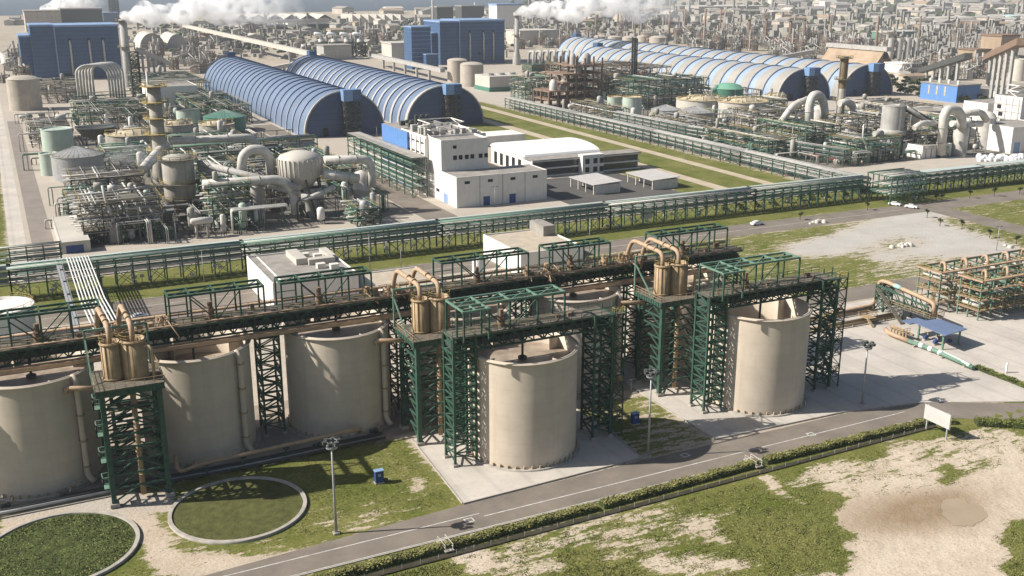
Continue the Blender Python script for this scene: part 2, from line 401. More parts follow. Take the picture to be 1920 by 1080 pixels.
SEAM = bpy.data.materials.new('sea_water'); SEAM.use_nodes = True
_b = SEAM.node_tree.nodes['Principled BSDF']; _b.inputs['Base Color'].default_value = (0.045, 0.065, 0.085, 1); _b.inputs['Roughness'].default_value = 0.5
structure(MB().sheet([(-9000, 3000), (-300, 2550), (450, 2450), (1200, 2480), (2100, 2900), (3300, 4300), (6000, 9000), (6000, 13900), (-9000, 13900)], 0.3), 'sea', SEAM)
HILL = mat('hill_scrub', (0.17, 0.17, 0.11), 0.95, 0.3, 0.004)
def hill(pts, depth, h):
    mb = MB(); n = len(pts)
    for i, (x, y) in enumerate(pts):
        k = h[i]; mb.v += [(x, y - depth, 0), (x, y - depth * .5, k * .55), (x, y, k), (x, y + depth, 0)]
    for i in range(n - 1):
        for j in range(3): mb.f.append((4 * i + j, 4 * i + 4 + j, 4 * i + 5 + j, 4 * i + 1 + j)); mb.s.append(True)
    return structure(mb, 'hills', HILL)
hill([(3200, 3700), (3700, 3650), (4300, 3500), (5000, 3400), (5800, 3300), (6800, 3300)], 500, [5, 50, 85, 60, 110, 90])

road = MB()
road.sheet([(-30, -50.2), (150.5, -49.0), (156.5, -51.5), (168, -58.5), (200, -80), (300, -140), (330, -130), (215, -58), (174, -52), (157.5, -43.6), (139, -40.4), (109, -40.4), (93.4, -40.4), (58.6, -41.2), (38, -42.6), (18, -44.0), (-30, -44.6)], 0.02)
structure(road, 'road', ASPH)
road = MB()
road.sheet(rect(-100, 84, 560, 96.5), 0.02); structure(road, 'access_road', ASPH)
road = MB().sheet([(296, 83.9), (292, -60), (303, -60), (307, 83.9)], 0.02); structure(road, 'side_road', ASPH)
road = MB().sheet(rect(146, 14, 340, 23.5), 0.02); structure(road, 'tank_road', ASPH)
road = MB().sheet(rect(14, 60, 106, 83.8), 0.024); structure(road, 'parking_lot', mat('old_asphalt', (0.20, 0.165, 0.145), 0.92, 0.15, 0.1))
road = MB().sheet(rect(2, 138, 300, 147), 0.02); structure(road, 'unit_road', ASPH)
road = MB().sheet(rect(129, 147.2, 141, 420), 0.02); structure(road, 'works_road', ASPH)
road = MB().sheet(rect(186, 150, 236, 200), 0.024); structure(road, 'car_park', mat('dark_asphalt', (0.09, 0.085, 0.08), 0.92, 0.15, 0.1))
road = MB().sheet(rect(-1.5, 147, 3.5, 620), 0.02); structure(road, 'perimeter_path', CONC)
road = MB().sheet(rect(5, 150, 11.5, 500), 0.02); structure(road, 'perimeter_road', mat('worn_asphalt', (0.22, 0.19, 0.165), 0.92, 0.15, 0.1))
road = MB().sheet([(252, 128), (258, 128), (262, 470), (255, 470)], 0.02); structure(road, 'dirt_track', mat('dirt_track', (0.42, 0.35, 0.26), 0.95, 0.15, 0.2))
road = MB().sheet([(276, 128), (281, 128), (287, 470), (281, 470)], 0.02); structure(road, 'dirt_track', MATS['dirt_track'])
SHADEPAVE = mat('shade_toned_paving', (0.15, 0.135, 0.115), 0.92, 0.45, 0.06, streak=.5, streak_col=(0.34, 0.31, 0.27))  # paving toned dark to carry the shade among the pipes, with paler stains
structure(MB().sheet(rect(21, 160, 128, 420), 0.015), 'shade_toned_paving', SHADEPAVE); structure(MB().sheet(rect(318, 166, 452, 440), 0.015), 'shade_toned_paving', SHADEPAVE)
mk = MB()
for (x0, x1) in ((-30, 60), (60.4, 150)): mk.sheet([(x0, -46.1), (x1, -45.0), (x1, -44.8), (x0, -45.9)], 0.032)
mk.sheet([(-30, -49.9), (150, -48.75), (150, -48.6), (-30, -49.75)], 0.032)
for u, v in ((57, -46.8), (100.2, -42.6), (126, -45.6)):
    for q in (rect(u, v, u + 1.5, v + .22), rect(u, v + 1.1, u + 1.5, v + 1.32), rect(u, v + .22, u + .22, v + 1.1), rect(u + 1.28, v + .22, u + 1.5, v + 1.1)): mk.sheet(q, 0.032)
mk.sheet(rect(-60, 90.2, 290, 90.4), 0.032)
for k in range(9): mk.sheet(rect(20 + k * 9, 60.5, 20.2 + k * 9, 68), 0.034)
structure(mk, 'road_markings', PAINT)
structure(MB().prism([(60.4, -15), (59.0, -41.0), (93.2, -39.6), (94, -29), (94, -13.5)], -0.1, 0.15), 'concrete_pad', CONC)
structure(MB().prism([(109.8, -12), (109.6, -39.0), (139, -39.9), (156.5, -43.2), (174.6, -51.6), (216, -57), (330, -60), (330, 12.5), (109.8, 12.5)], -0.1, 0.15), 'concrete_yard', CONC)
structure(MB().prism(rect(-40, -12, 109.5, 13), -0.1, 0.12), 'tank_apron', mat('stained_concrete', (0.28, 0.235, 0.19), 0.9, 0.25, 0.2))
kb = MB()
for q in ([(59.0, -41.2), (93.3, -39.8), (93.3, -39.6), (59.0, -41.0)], [(60.2, -15), (58.8, -41), (59.0, -41), (60.4, -15)], [(109.4, -39.2), (139, -40.1), (139, -39.9), (109.4, -39.0)], [(139, -40.1), (156.5, -43.4), (156.5, -43.2), (139, -39.9)], [(109.4, -12), (109.4, -39), (109.6, -39), (109.6, -12)], [(93.2, -39.6), (94.2, -29), (94.4, -29), (93.4, -39.6)]):
    kb.prism(q, -0.05, 0.27)
structure(kb, 'kerb', CONC2)
kb = MB()
kb.prism([(-30, -50.45), (150.5, -49.25), (150.5, -49.0), (-30, -50.2)], -0.05, 0.13)
kb.prism(rect(-100, 96.5, 280, 96.8), -0.05, 0.13); kb.prism(rect(-60, 83.5, 12, 84), -0.05, 0.13)
structure(kb, 'road_kerb', CONC2)
pu = []
for i in range(60):
    a = 2 * math.pi * i / 60; k = 1 + .16 * math.sin(2 * a + .6) + .10 * math.sin(3 * a + 2) + .05 * math.sin(7 * a) + .03 * math.sin(13 * a)
    pu.append(at(1805 + 38 * k * math.cos(a), 962 + 27 * k * math.sin(a)))
structure(MB().sheet(pu, 0.06), 'puddle', mat('muddy_water', (0.33, 0.26, 0.18), 0.55, 0.1, 0.15, spec=0.4))
pu = []
for i in range(0):
    a = 2 * math.pi * i / 70; k = 1 + .2 * math.sin(2 * a + 2.4) + .12 * math.sin(3 * a + 1) + .08 * math.sin(7 * a + 2) + .06 * math.sin(12 * a)
    pu.append(at(1745 + 105 * k * math.cos(a), 962 + 40 * k * math.sin(a)))


# ------------------------------------------------------------------ the tanks
TU = [0, 25.9, 51.6, 76.8, 101.8, 127.0]; TR = 9.5; TH = 19.5
def ordinal(i): return ('first', 'second', 'third', 'fourth', 'fifth', 'sixth')[i]
TANK_SAY = ['tan storage tank cut by the left picture edge', 'tan tank between the left hopper tower and a green lattice column', 'tan tank with slanting streaks of sun near its rim', 'mostly hidden tan tank behind the front middle tank and its bridge',
            'tan tank standing behind the stair tower of the front middle tank', 'dark shaded tan tank behind the right hopper tower', 'sunlit tan tank alone on the triangular concrete pad', 'sunlit tan tank on the big concrete yard at right']
def make_tank(u, v, i, level, riser=True):
    t = thing('storage_tank', TANK_SAY[i], 'storage tank', (u, v, 0.15), 'tan storage tanks of the tank farm')
    z0 = 0.15
    m = MB().lathe(u, v, [(TR + .05, z0), (TR, z0 + .4), (TR, TH - .5), (TR - .12, TH - .1), (TR - .25, TH - .1), (TR - .25, level - 1)], 72); sh = m.build('shell', TAN, t)
    m = MB().lathe(u, v, [(TR + .02, TH - .55), (TR + .32, TH - .5), (TR + .32, TH - .25), (TR + .02, TH - .2)], 72); m.build('rim_ring', TAN, sh)
    MB().lathe(u, v, [(TR + .75, z0), (TR + .75, z0 + .28), (TR - .1, z0 + .28)], 72).build('base_ring', CONC2, t)
    b = MB()
    for k in range(44):
        a = 2 * math.pi * k / 44; b.box(u + (TR + .22) * math.cos(a) - .13, v + (TR + .22) * math.sin(a) - .13, z0 + .28, u + (TR + .22) * math.cos(a) + .13, v + (TR + .22) * math.sin(a) + .13, z0 + .8)
    b.build('anchor_chairs', OCHRE, sh)  # square anchor chairs round the tank foot
    o = MB(); n = 48; o.add([(u, v, level)] + [(u + (TR - .3) * math.cos(2 * math.pi * k / n), v + (TR - .3) * math.sin(2 * math.pi * k / n), level) for k in range(n)], [(0, 1 + k, 1 + (k + 1) % n) for k in range(n)])
    o.build('slurry', POOL, t)
    b = MB()
    for k in range(4):
        b = MB(); a = R(20 + 90 * k); c, s_ = math.cos(a), math.sin(a); r0, r1 = TR - 2.6, TR - .3; tx, ty = -s_ * .06, c * .06
        b.add([(u + r0 * c - tx, v + r0 * s_ - ty, level - .5), (u + r1 * c - tx, v + r1 * s_ - ty, level - .5), (u + r1 * c - tx, v + r1 * s_ - ty, TH - .8), (u + r0 * c - tx, v + r0 * s_ - ty, TH - .8),
               (u + r0 * c + tx, v + r0 * s_ + ty, level - .5), (u + r1 * c + tx, v + r1 * s_ + ty, level - .5), (u + r1 * c + tx, v + r1 * s_ + ty, TH - .8), (u + r0 * c + tx, v + r0 * s_ + ty, TH - .8)],
              [(0, 1, 2, 3), (7, 6, 5, 4), (0, 4, 5, 1), (1, 5, 6, 2), (2, 6, 7, 3), (3, 7, 4, 0)]).build('baffle', TAN, t)
    b = MB().tube([(u, v, 20.8), (u, v, level - 1)], .22, 8); b.lathe(u, v, [(.8, level + .2), (.8, level + .6), (.2, level + .9)], 12); b.build('agitator_shaft', DARKS, t)
    if riser:
        a = R(-52); x, y = u + (TR + .75) * math.cos(a), v + (TR + .75) * math.sin(a)
        rp = MB().tube([(x - .6, y + .8, TH - .4), (x, y, TH - .9), (x, y, 2.0), (x + .8, y - .4, .8)], .5, 12, .8); rp = rp.build('riser_pipe', TAN, t)
        b = MB()
        for z in (3.5, 8, 12.5, 17): b.lathe(x, y, [(.5, z), (.68, z), (.68, z + .2), (.5, z + .2)], 12)
        b.build('pipe_flanges', OCHRE, rp)
    a = R(-70); x, y = u + (TR + .9) * math.cos(a), v + (TR + .9) * math.sin(a)
    MB().tube([(x, y, .45), (x, y, 2.3), (x + .8, y - .1, 2.3), (x + .8, y - .1, .45)], .05, 6, .3).build('drain_hoop', STEEL, t)
    return t
LEVELS = [17.2, 14.2, 17.6, 17.6, 17.4, 16.5]
for i, u in enumerate(TU): make_tank(u, 0, i, LEVELS[i])
T5, T6 = (76.9, -26.3), (128.6, -26.3)
make_tank(*T5, 6, 16.6, False); make_tank(*T6, 7, 12.8, False)

# ------------------------------------------------------------------ lattice columns and bridges over the tanks
def lattice_column(u, v, w_, d_, z1, label, group='green lattice columns carrying the tank bridges', m=GREEN, legw=.34, bays=None):
    t = thing('lattice_column', label, 'steel column', (u, v, 0.15), group)
    u0, v0, u1, v1 = u - w_ / 2, v - d_ / 2, u + w_ / 2, v + d_ / 2
    for x, y in ((u0, v0), (u1, v0), (u1, v1), (u0, v1)):
        lg = MB().box(x - legw / 2, y - legw / 2, .6, x + legw / 2, y + legw / 2, z1).build('leg', m, t)
        MB().box(x - .45, y - .45, .1, x + .45, y + .45, .6).build('footing', CONC2, lg)
    n = bays or max(3, round((z1 - 1) / 1.45))
    MB().lattice(u0, v0, u1, v1, 1.0, z1 - .1, n, .2, .2).build('bracing', m, t)
    return t
mids = [-13, 13.4, 38.7, 64.2, 89.3, 114.4, 140.3]
MIDSAY = ['left end', 'left hopper tower', 'gap between second and third tank of the back row', 'middle hopper tower', 'gap behind the middle stair tower', 'right hopper tower', 'far right end']
for i, u in enumerate(mids):
    lattice_column(u, 0, 3.4, 4.2, 20.5, 'green lattice column under the back bridge, by the ' + MIDSAY[i])
def bridge(u0, u1, v, w_, zb, zt, label, name='truss_bridge', rails=True):
    t = thing(name, label, 'truss bridge', ((u0 + u1) / 2, v, zb), 'truss bridges over the tanks')
    n = max(3, round((u1 - u0) / 1.9)); du = (u1 - u0) / n
    for sgn in (-1, 1):
        y = v + sgn * w_ / 2; b = MB(); b.beam((u0, y, zb), (u1, y, zb), .3); b.beam((u0, y, zt), (u1, y, zt), .34, .4)
        for k in range(n):
            x = u0 + k * du; b.beam((x, y, zb), (x, y, zt), .18)
            b.beam((x, y, zb if k % 2 else zt), (x + du, y, zt if k % 2 else zb), .2)
        b.build('truss_side', GREEN, t)
    b = MB()
    for k in range(n + 1):
        x = u0 + k * du; b.beam((x, v - w_ / 2, zb), (x, v + w_ / 2, zb), .16)
        if k < n: b.beam((x, v - w_ / 2, zb), (x + du, v + w_ / 2, zb), .12)
    b.build('bottom_bracing', GREEN, t)
    dk = MB().box(u0, v - w_ / 2 - .5, zt + .22, u1, v + w_ / 2 + .5, zt + .34).build('deck', DECK, t)
    if rails:
        for sgn in (-1, 1): MB().rail([(u0, v + sgn * (w_ / 2 + .4)), (u1, v + sgn * (w_ / 2 + .4))], zt + .34, 1.1, .07).build('handrail', DARKS, dk)
    MB().box(u0 + .3, v - 1.3, zb + .5, u1 - .3, v + 1.3, zb + 1.5).build('dark_infill', DARKS, t)  # solid dark box added to darken the space under the deck
    b = MB(); rr = random.Random(int(u0 * 7 + v))
    for k in range(int((u1 - u0) / 8)):
        x = u0 + 1 + rr.random() * (u1 - u0 - 3); y = v + rr.uniform(-1.2, 1.2); s_ = rr.uniform(.3, .7); b.box(x, y, zt + .34, x + s_ * 1.6, y + s_, zt + .34 + rr.uniform(.4, 1.2))
    b.build('deck_gear', BROWN, t)
    return t
bridge(-34, 143, 0, 4.2, 20.6, 23.0, 'long green truss bridge over the back row of tanks')
def lifting_frame(u0, u1, v, label, zb=23.35, zt=28.4, w_=4.4, tail=True):
    t = thing('lifting_frame', label, 'lifting frame', (u0, v, zb), 'green box frames standing on the bridges')
    xs = [u0 + (u1 - u0) * k for k in (0, .22, .48, .74, 1)]
    for x in xs:
        for y in (v - w_ / 2, v + w_ / 2): MB().box(x - .14, y - .14, zb, x + .14, y + .14, zt).build('post', GREEN, t)
    b = MB()
    for y in (v - w_ / 2, v + w_ / 2): b.beam((u0, y, zt + .12), (u1, y, zt + .12), .3, .36)
    for x in xs: b.beam((x, v - w_ / 2, zt + .1), (x, v + w_ / 2, zt + .1), .3)
    b.beam((u0, v, zt), (u1, v, zt), .26, .4)
    for a, c in zip(xs, xs[1:]): b.beam((a, v - w_ / 2, zt + .1), (c, v + w_ / 2, zt + .1), .14)
    b.build('roof_grid', PGREEN if tail else GREEN, t)
    b = MB()
    for y in (v - w_ / 2, v + w_ / 2):
        b.beam((xs[1], y, zb + (zt - zb) * .9), (xs[2], y, zb + .2), .2); b.beam((xs[2], y, zb + .2), (xs[3], y, zt - .2), .16)
        b.beam((u0, y, zb + 2.4), (xs[1], y, zb + 2.4), .14)
    b.build('bracing', GREEN, t)
    if tail:                                    # the wider bay at the left end
        for x in (u0, xs[1]): MB().box(x - .14, v - w_ / 2 - 3.1, zb, x + .14, v - w_ / 2 - 2.8, zt).build('post', GREEN, t)
        b = MB(); y = v - w_ / 2 - 2.95
        for x in (u0, (u0 + xs[1]) / 2, xs[1]): b.beam((x, y, zt + .1), (x, v - w_ / 2, zt + .1), .26)
        b.beam((u0 - .3, y, zt + .12), (xs[1] + .3, y, zt + .12), .28, .34); b.beam((u0, (y + v - w_ / 2) / 2, zt + .1), (xs[1], (y + v - w_ / 2) / 2, zt + .1), .2)
        b.build('side_grid', PGREEN, t)
    b = MB(); x = (u0 + u1) / 2 - 1; b.cyl(x, v, zb, zb + 1.6, .7, 12); b.cyl(x, v, zb + 1.6, zb + 3.0, .42, 12); b.build('agitator_drive', BROWN, t)
    b = MB().rail([(u0 + 1, v - w_ / 2 + .3), (u1 - 1, v - w_ / 2 + .3)], zb, 1.1, .06); b.build('handrail', YELLOW, t)
    return t
FS = ['cut by the left picture edge', 'left of the white flat-roofed building', 'in front of the white building with roof ducts', 'left of the cream building behind the tanks', 'over the fifth back tank, before the cream building', 'farthest right on the back bridge']
for i, (a, c) in enumerate(((-6, 11.5), (22.3, 38.3), (41.4, 58.0), (72, 90.3), (95, 109), (120.5, 138.5))):
    lifting_frame(a, c, 0, 'green box frame on the back bridge, ' + FS[i], tail=False)
for (u, v), say in ((T5, 'middle'), (T6, 'right')):
    uL, uR = u - 11.9, u + 14.4
    lattice_column(uL, v - .2, 4.0, 4.0, 23.4, 'green lattice column left of the sunlit %s front tank' % say, 'lattice columns of the front bridges', legw=.4)
    lattice_column(uR, v - 1.2, 3.6, 4.0, 23.4, 'dark lattice column in the shade right of the sunlit %s front tank' % say, 'lattice columns of the front bridges', legw=.36)
    bridge(uL - 2.2, uR + 2, v, 4.0, 20.6, 23.0, 'green truss bridge spanning the sunlit %s front tank' % say)
    lifting_frame(u - 13.2, u + 7.0, v, 'green box frame with wide left bay over the %s front tank' % say)
    t = thing('stair_tower', 'steel stair with yellow rails at the right of the sunlit %s front tank' % say, 'stairs', (uR + 3.4, v - 1, .15), 'yellow railed stair towers')
    x0, x1, y0, y1 = uR + 2.2, uR + 4.4, v - 3.2, v + 1.2; nl = 7; dz = 23.2 / nl
    for x, y in ((x0, y0), (x1, y0), (x1, y1), (x0, y1)): MB().box(x - .1, y - .1, .15, x + .1, y + .1, 24.3).build('post', GREEN, t)
    b = MB(); c = MB(); d = MB()
    for k in range(nl):
        za, zb_ = .15 + k * dz, .15 + (k + 1) * dz
        ya, yb = (y0 + .9, y1 - .9) if k % 2 else (y1 - .9, y0 + .9)
        xx = x0 + .5 if k % 2 else x1 - .5
        b.beam((xx, ya, za), (xx, yb, zb_), .8, .12)
        c.beam((xx - .45, ya, za + 1), (xx - .45, yb, zb_ + 1), .07); c.beam((xx + .45, ya, za + 1), (xx + .45, yb, zb_ + 1), .07)
        d = MB(); d.box(x0, min(yb, yb + (.9 if k % 2 else -.9)), zb_ - .08, x1, max(yb, yb + (.9 if k % 2 else -.9)), zb_)
        d.build('landing', DECK, t)
        ye = y1 if k % 2 else y0
        c.rail([(x0, yb), (x0, ye), (x1, ye), (x1, yb)], zb_, 1.05, .08, 1.1)
    b.build('stair_flights', DECK, t); c.build('handrail', YELLOW, t); 
    MB().lattice(x0, y0, x1, y1, .2, 23.3, 10, .12, .12).build('bracing', GREEN, t)

# ------------------------------------------------------------------ hopper towers
HS = ['left', 'middle', 'right']
for i, (u0, v0) in enumerate(((9.3, -17.5), (60.8, -17.6), (112.0, -17.4))):
    w_, d_, zt = 8.4, 8.0, 19.4; u1, v1 = u0 + w_, v0 + d_
    t = thing('hopper_tower', 'square dark green braced tower under a pair of ochre hoppers, %s of three' % HS[i], 'steel tower', (u0 + w_ / 2, v0 + d_ / 2, .15), 'green hopper towers')
    for x, y in ((u0, v0), (u1, v0), (u1, v1), (u0, v1)):
        lg = MB().box(x - .38, y - .38, .7, x + .38, y + .38, zt - .4).build('leg', GREEN, t)
        MB().box(x - .7, y - .7, .1, x + .7, y + .7, .7).build('footing', CONC2, lg)
    b = MB(); n = 8; dz = (zt - 1.6) / n; um, vm = (u0 + u1) / 2, (v0 + v1) / 2
    for (p, q, mid) in (((u0, v0), (u1, v0), (um, v0)), ((u1, v0), (u1, v1), (u1, vm)), ((u1, v1), (u0, v1), (um, v1)), ((u0, v1), (u0, v0), (u0, vm))):
        for k in range(n):
            za, zb = .8 + k * dz, .8 + (k + 1) * dz
            b.beam((*p, zb), (*q, zb), .26); b.beam((*p, za), (*mid, zb), .22); b.beam((*q, za), (*mid, zb), .22)
    b.build('bracing', GREEN, t)
    b = MB().box(u0 - 1.0, v0 - .9, zt + .35, u1 + .9, v1 + .9, zt + .5); pf = b.build('platform', DECK, t)
    b = MB()
    for y in (v0 - .6, v1 + .6): b.beam((u0 - .9, y, zt - .15), (u1 + .8, y, zt - .15), .35, 1.0)
    for x in (u0 - .7, u1 + .6): b.beam((x, v0 - .4, zt - .15), (x, v1 + .4, zt - .15), .35, 1.0)
    for k in range(12):
        x = u0 - .6 + k * (w_ + 1.2) / 11; b.beam((x, v0 - .8, zt - .6), (x, v0 - .8, zt + .3), .12)
        y = v0 - .6 + k * (d_ + 1.2) / 11; b.beam((u0 - .9, y, zt - .6), (u0 - .9, y, zt + .3), .12)
    b.build('platform_girders', GREEN, t)
    MB().rail([(u0 - .9, v1 + .8), (u0 - .9, v0 - .8), (u1 + .8, v0 - .8), (u1 + .8, v1 + .8)], zt + .5, 1.1, .07, 1.3).build('handrail', OCHRE, pf)
    if i == 0:
        for k in range(4):
            b = MB(); z = 3 + k * 4.5; b.box(u0 - 1.3, v0 + .4, z, u0 - .4, v0 + 2.2, z + .1); b.rail([(u0 - .4, v0 + .4), (u0 - 1.3, v0 + .4), (u0 - 1.3, v0 + 2.2), (u0 - .4, v0 + 2.2)], z, 2.0, .14, 1); b.build('ladder_cage', PGREEN, t)
    for x, y in ((um + .4, v0 + 1.4),):
        q = MB().tube([(x, y, zt), (x, y, .6)], .42, 12)
        for z in (4, 8, 12, 16): q.lathe(x, y, [(.42, z), (.56, z), (.56, z + .25), (.42, z + .25)], 12)
        q.build('downpipe', OCHRE, t)
    b = MB(); b.box(u0 + 1, v1 - 3.5, 9.2, u1 - 1, v1 - .5, 9.35).build('inner_deck', DECK, t); MB().box(u0 + 1, v1 - 3.5, 14.0, u1 - 1, v1 - .5, 14.15).build('inner_deck', DECK, t)
    # the hoppers standing on it
    zp = zt + .5
    for j, (dx, dy, r, h) in enumerate(((2.3, 4.0, 1.5, 6.2), (5.6, 3.3, 1.85, 6.4))):
        x, y = u0 + dx, v0 + dy
        s_ = 'narrow' if j == 0 else 'wide'
        o = thing('hopper', '%s ochre hopper with ribbed wall on the %s green tower' % (s_, HS[i]), 'hopper', (x, y, zp), 'ochre hoppers on the towers')
        MB().lathe(x, y, [(r, zp), (r, zp + h), (r - .12, zp + h), (r - .12, zp + h - 1.6), (0.01, zp + h - 1.6)], 28).build('shell', OCHRE, o)
        q = MB()
        for k in range(14):
            a = 2 * math.pi * k / 14; q.box(x + (r + .02) * math.cos(a) - .05, y + (r + .02) * math.sin(a) - .05, zp + .1, x + (r + .02) * math.cos(a) + .05, y + (r + .02) * math.sin(a) + .05, zp + h - .1)
        for z in (.2, h - .35): q.lathe(x, y, [(r, zp + z), (r + .18, zp + z), (r + .18, zp + z + .2), (r, zp + z + .2)], 28)
        q.build('stiffeners', OCHRE, o)
        MB().rail([(x + (r + .1) * math.cos(2 * math.pi * k / 12), y + (r + .1) * math.sin(2 * math.pi * k / 12)) for k in range(13)], zp + h, .9, .06, 3).build('top_rail', YELLOW, o)
        # swan-neck pipe over to the back bridge
        zz = zp + h - 1.2
        o = thing('swan_neck_pipe', 'thick peach pipe arching back from the %s hopper of the %s green tower' % (s_, HS[i]), 'pipe', (x, y, zz), 'swan neck pipes of the hoppers')
        q = MB().tube([(x, y, zz), (x, y, zz + 3.4), (x - .6 + j * .2, y + 10.2, zz + 3.9), (x - .8, y + 11.6, zz + 1.0), (x - .9, y + 12.2, zz - 3)], .42, 14, 2.4); q.build('pipe', PEACH, o)
        q = MB()
        for k in range(2): q.tube([(x - .1 - .12 * k, y + 2.4 + 2.3 * k, zz + 3.7 + .15 * k), (x - .1 - .12 * k, y + 2.65 + 2.3 * k, zz + 3.73 + .15 * k)], .5, 14)
        q.build('flanges', OCHRE, o)
    q = MB().tube([(u1 - .4, v0 + 1, zp), (u1 - .4, v0 + 1, zp + 5.4), (u1 - 1.6, v0 + 2.2, zp + 5.4)], .26, 10, .8)
    tag(q.build('feed_pipe', PEACH), 'vertical peach feed pipe at the front of the %s hopper platform' % HS[i], 'pipe', 'feed pipes on the hopper platforms')
    q = MB().tube([(u0 - .2, v0 + 6, zt - 1.4), (u0 - 4.6, v0 + 8.5, zt - 1.6), (u0 - 4.6, v0 + 8.5, zt - 2.4)], .4, 10, .8)
    tag(q.build('overflow_pipe', PEACH), 'peach overflow pipe from tank rim into the %s hopper tower' % HS[i], 'pipe', 'overflow pipes at the rims')
    q = MB().beam((u0 - 1, v1 + .6, zp), (u0 - 1, v1 + .6, zp + 7), .3); q.beam((u0 - 1, v0 + 2, zp), (u0 - 1, v1 + .6, zp + 5.5), .22); q.beam((u1, v1 + .6, zp), (u1, v1 + .6, zp + 7), .3); q.beam((u0 - 1, v1 + .6, zp + 6.9), (u1, v1 + .6, zp + 6.9), .3)
    tag(q.build('pipe_support_frame', PGREEN), 'green portal frame holding the swan neck pipes of the %s hoppers' % HS[i], 'frame', 'portal frames on the hopper towers')
# launder and pipes that run along the back bridge
q = MB(); q.box(-30, -4.6, 19.9, 143, -3.4, 20.0); q.box(-30, -4.6, 19.9, 143, -4.5, 20.7); q.box(-30, -3.5, 19.9, 143, -3.4, 20.7)
tag(q.build('slurry_launder', PEACH), 'long peach slurry trough along the front of the back bridge', 'trough')
for y, z, r, lab in ((-2.9, 23.8, .16, 'thin peach pipe on the front edge of the back bridge'), (2.9, 23.9, .3, 'peach pipe on the rear edge of the back bridge')):
    tag(MB().tube([(-32, y, z), (142, y, z)], r, 8).build('bridge_pipe', PEACH), lab, 'pipe', 'pipes along the back bridge')
for i, (a, c) in enumerate(((13, 22), (57, 66), (90, 97), (108, 118))):
    t = thing('drive_skid', 'cluttered ochre drive and hoses on the back bridge, %s skid from the left' % ordinal(i), 'machinery', (a, 0, 23.3), 'drive skids on the back bridge')
    rr = random.Random(i + 40)
    for k in range(9):
        b = MB(); g = MB()
        x, y = rr.uniform(a, c), rr.uniform(-3, 1.5); b.tube([(x, y, 23.3), (x, y, 24.1 + rr.random() * 1.6), (x + rr.uniform(-2, 2), y - rr.uniform(1, 4), 22.5 + rr.random())], .13, 6, .6)
        x, y = rr.uniform(a, c), rr.uniform(-2, 2); g.cyl(x, y, 23.3, 23.9 + rr.random() * 1.4, .25 + rr.random() * .5, 10)
        b.build('hose', PEACH, t); g.build('motor', OCHRE, t)
    MB().rail([(a, -2.4), (c, -2.4)], 23.34, 2.2, .09, 1.2).build('guard_rail', OCHRE, t)

# pipes at the foot of the tanks
t = thing('ground_pipe', 'rusty peach pipe on green posts before the two shaded tanks', 'pipe', (20, -12.5, .15))
MB().tube([(19.8, -11, 4.2), (19.8, -13.2, 1.6), (23, -13.2, 2.4), (37, -12.6, 2.6), (52, -11.6, 2.6), (52, -10, 1.2)], .34, 10, 1.2).build('pipe', PEACH, t)
for x in (24.5, 30.5, 38, 45): MB().beam((x, -13.1 + (x - 24) * .03, .15), (x, -13.1 + (x - 24) * .03, 2.3), .2).box(x - .5, -13.4, 2.0, x + .5, -12.3, 2.2).build('post', GREEN, t)
for k, (y, r, m_) in enumerate(((-12.3, .28, DARKS), (-13.1, .2, STEEL), (-13.8, .24, DARKS), (-11.6, .2, DARKS))):
    tag(MB().tube([(-32, y, .6), (9, y + .4, .6), (30, y + .2, .5), (56, y + 1.0, .5)], r, 8).build('low_pipe', m_), ['dark low pipe along the tank feet', 'grey low pipe, second from the grass', 'dark low pipe nearest the grass', 'dark low pipe closest to the tanks'][k], 'pipe', 'low pipes along the tank feet')
for i, (x, y) in enumerate(((-6, -11.2), (2.5, -11.4), (22, -10.6), (44, -11.2), (55, -9.8))):
    t = thing('pump_skid', 'small dark pump on a plinth at the foot of the shaded tanks, number %s' % ordinal(i), 'pump', (x, y, .12), 'pumps at the tank feet')
    MB().box(x - 1.1, y - .5, .12, x + 1.1, y + .5, .4).build('plinth', CONC2, t)
    MB().tube([(x - .9, y, .85), (x + .1, y, .85)], .36, 10).tube([(x + .1, y, .85), (x + .5, y, .85)], .5, 10).build('motor', DARKS, t)
    MB().tube([(x + .5, y, .9), (x + .9, y, 1.5), (x + .9, y + 1, 1.5)], .16, 8, .3).build('suction_pipe', OCHRE, t)

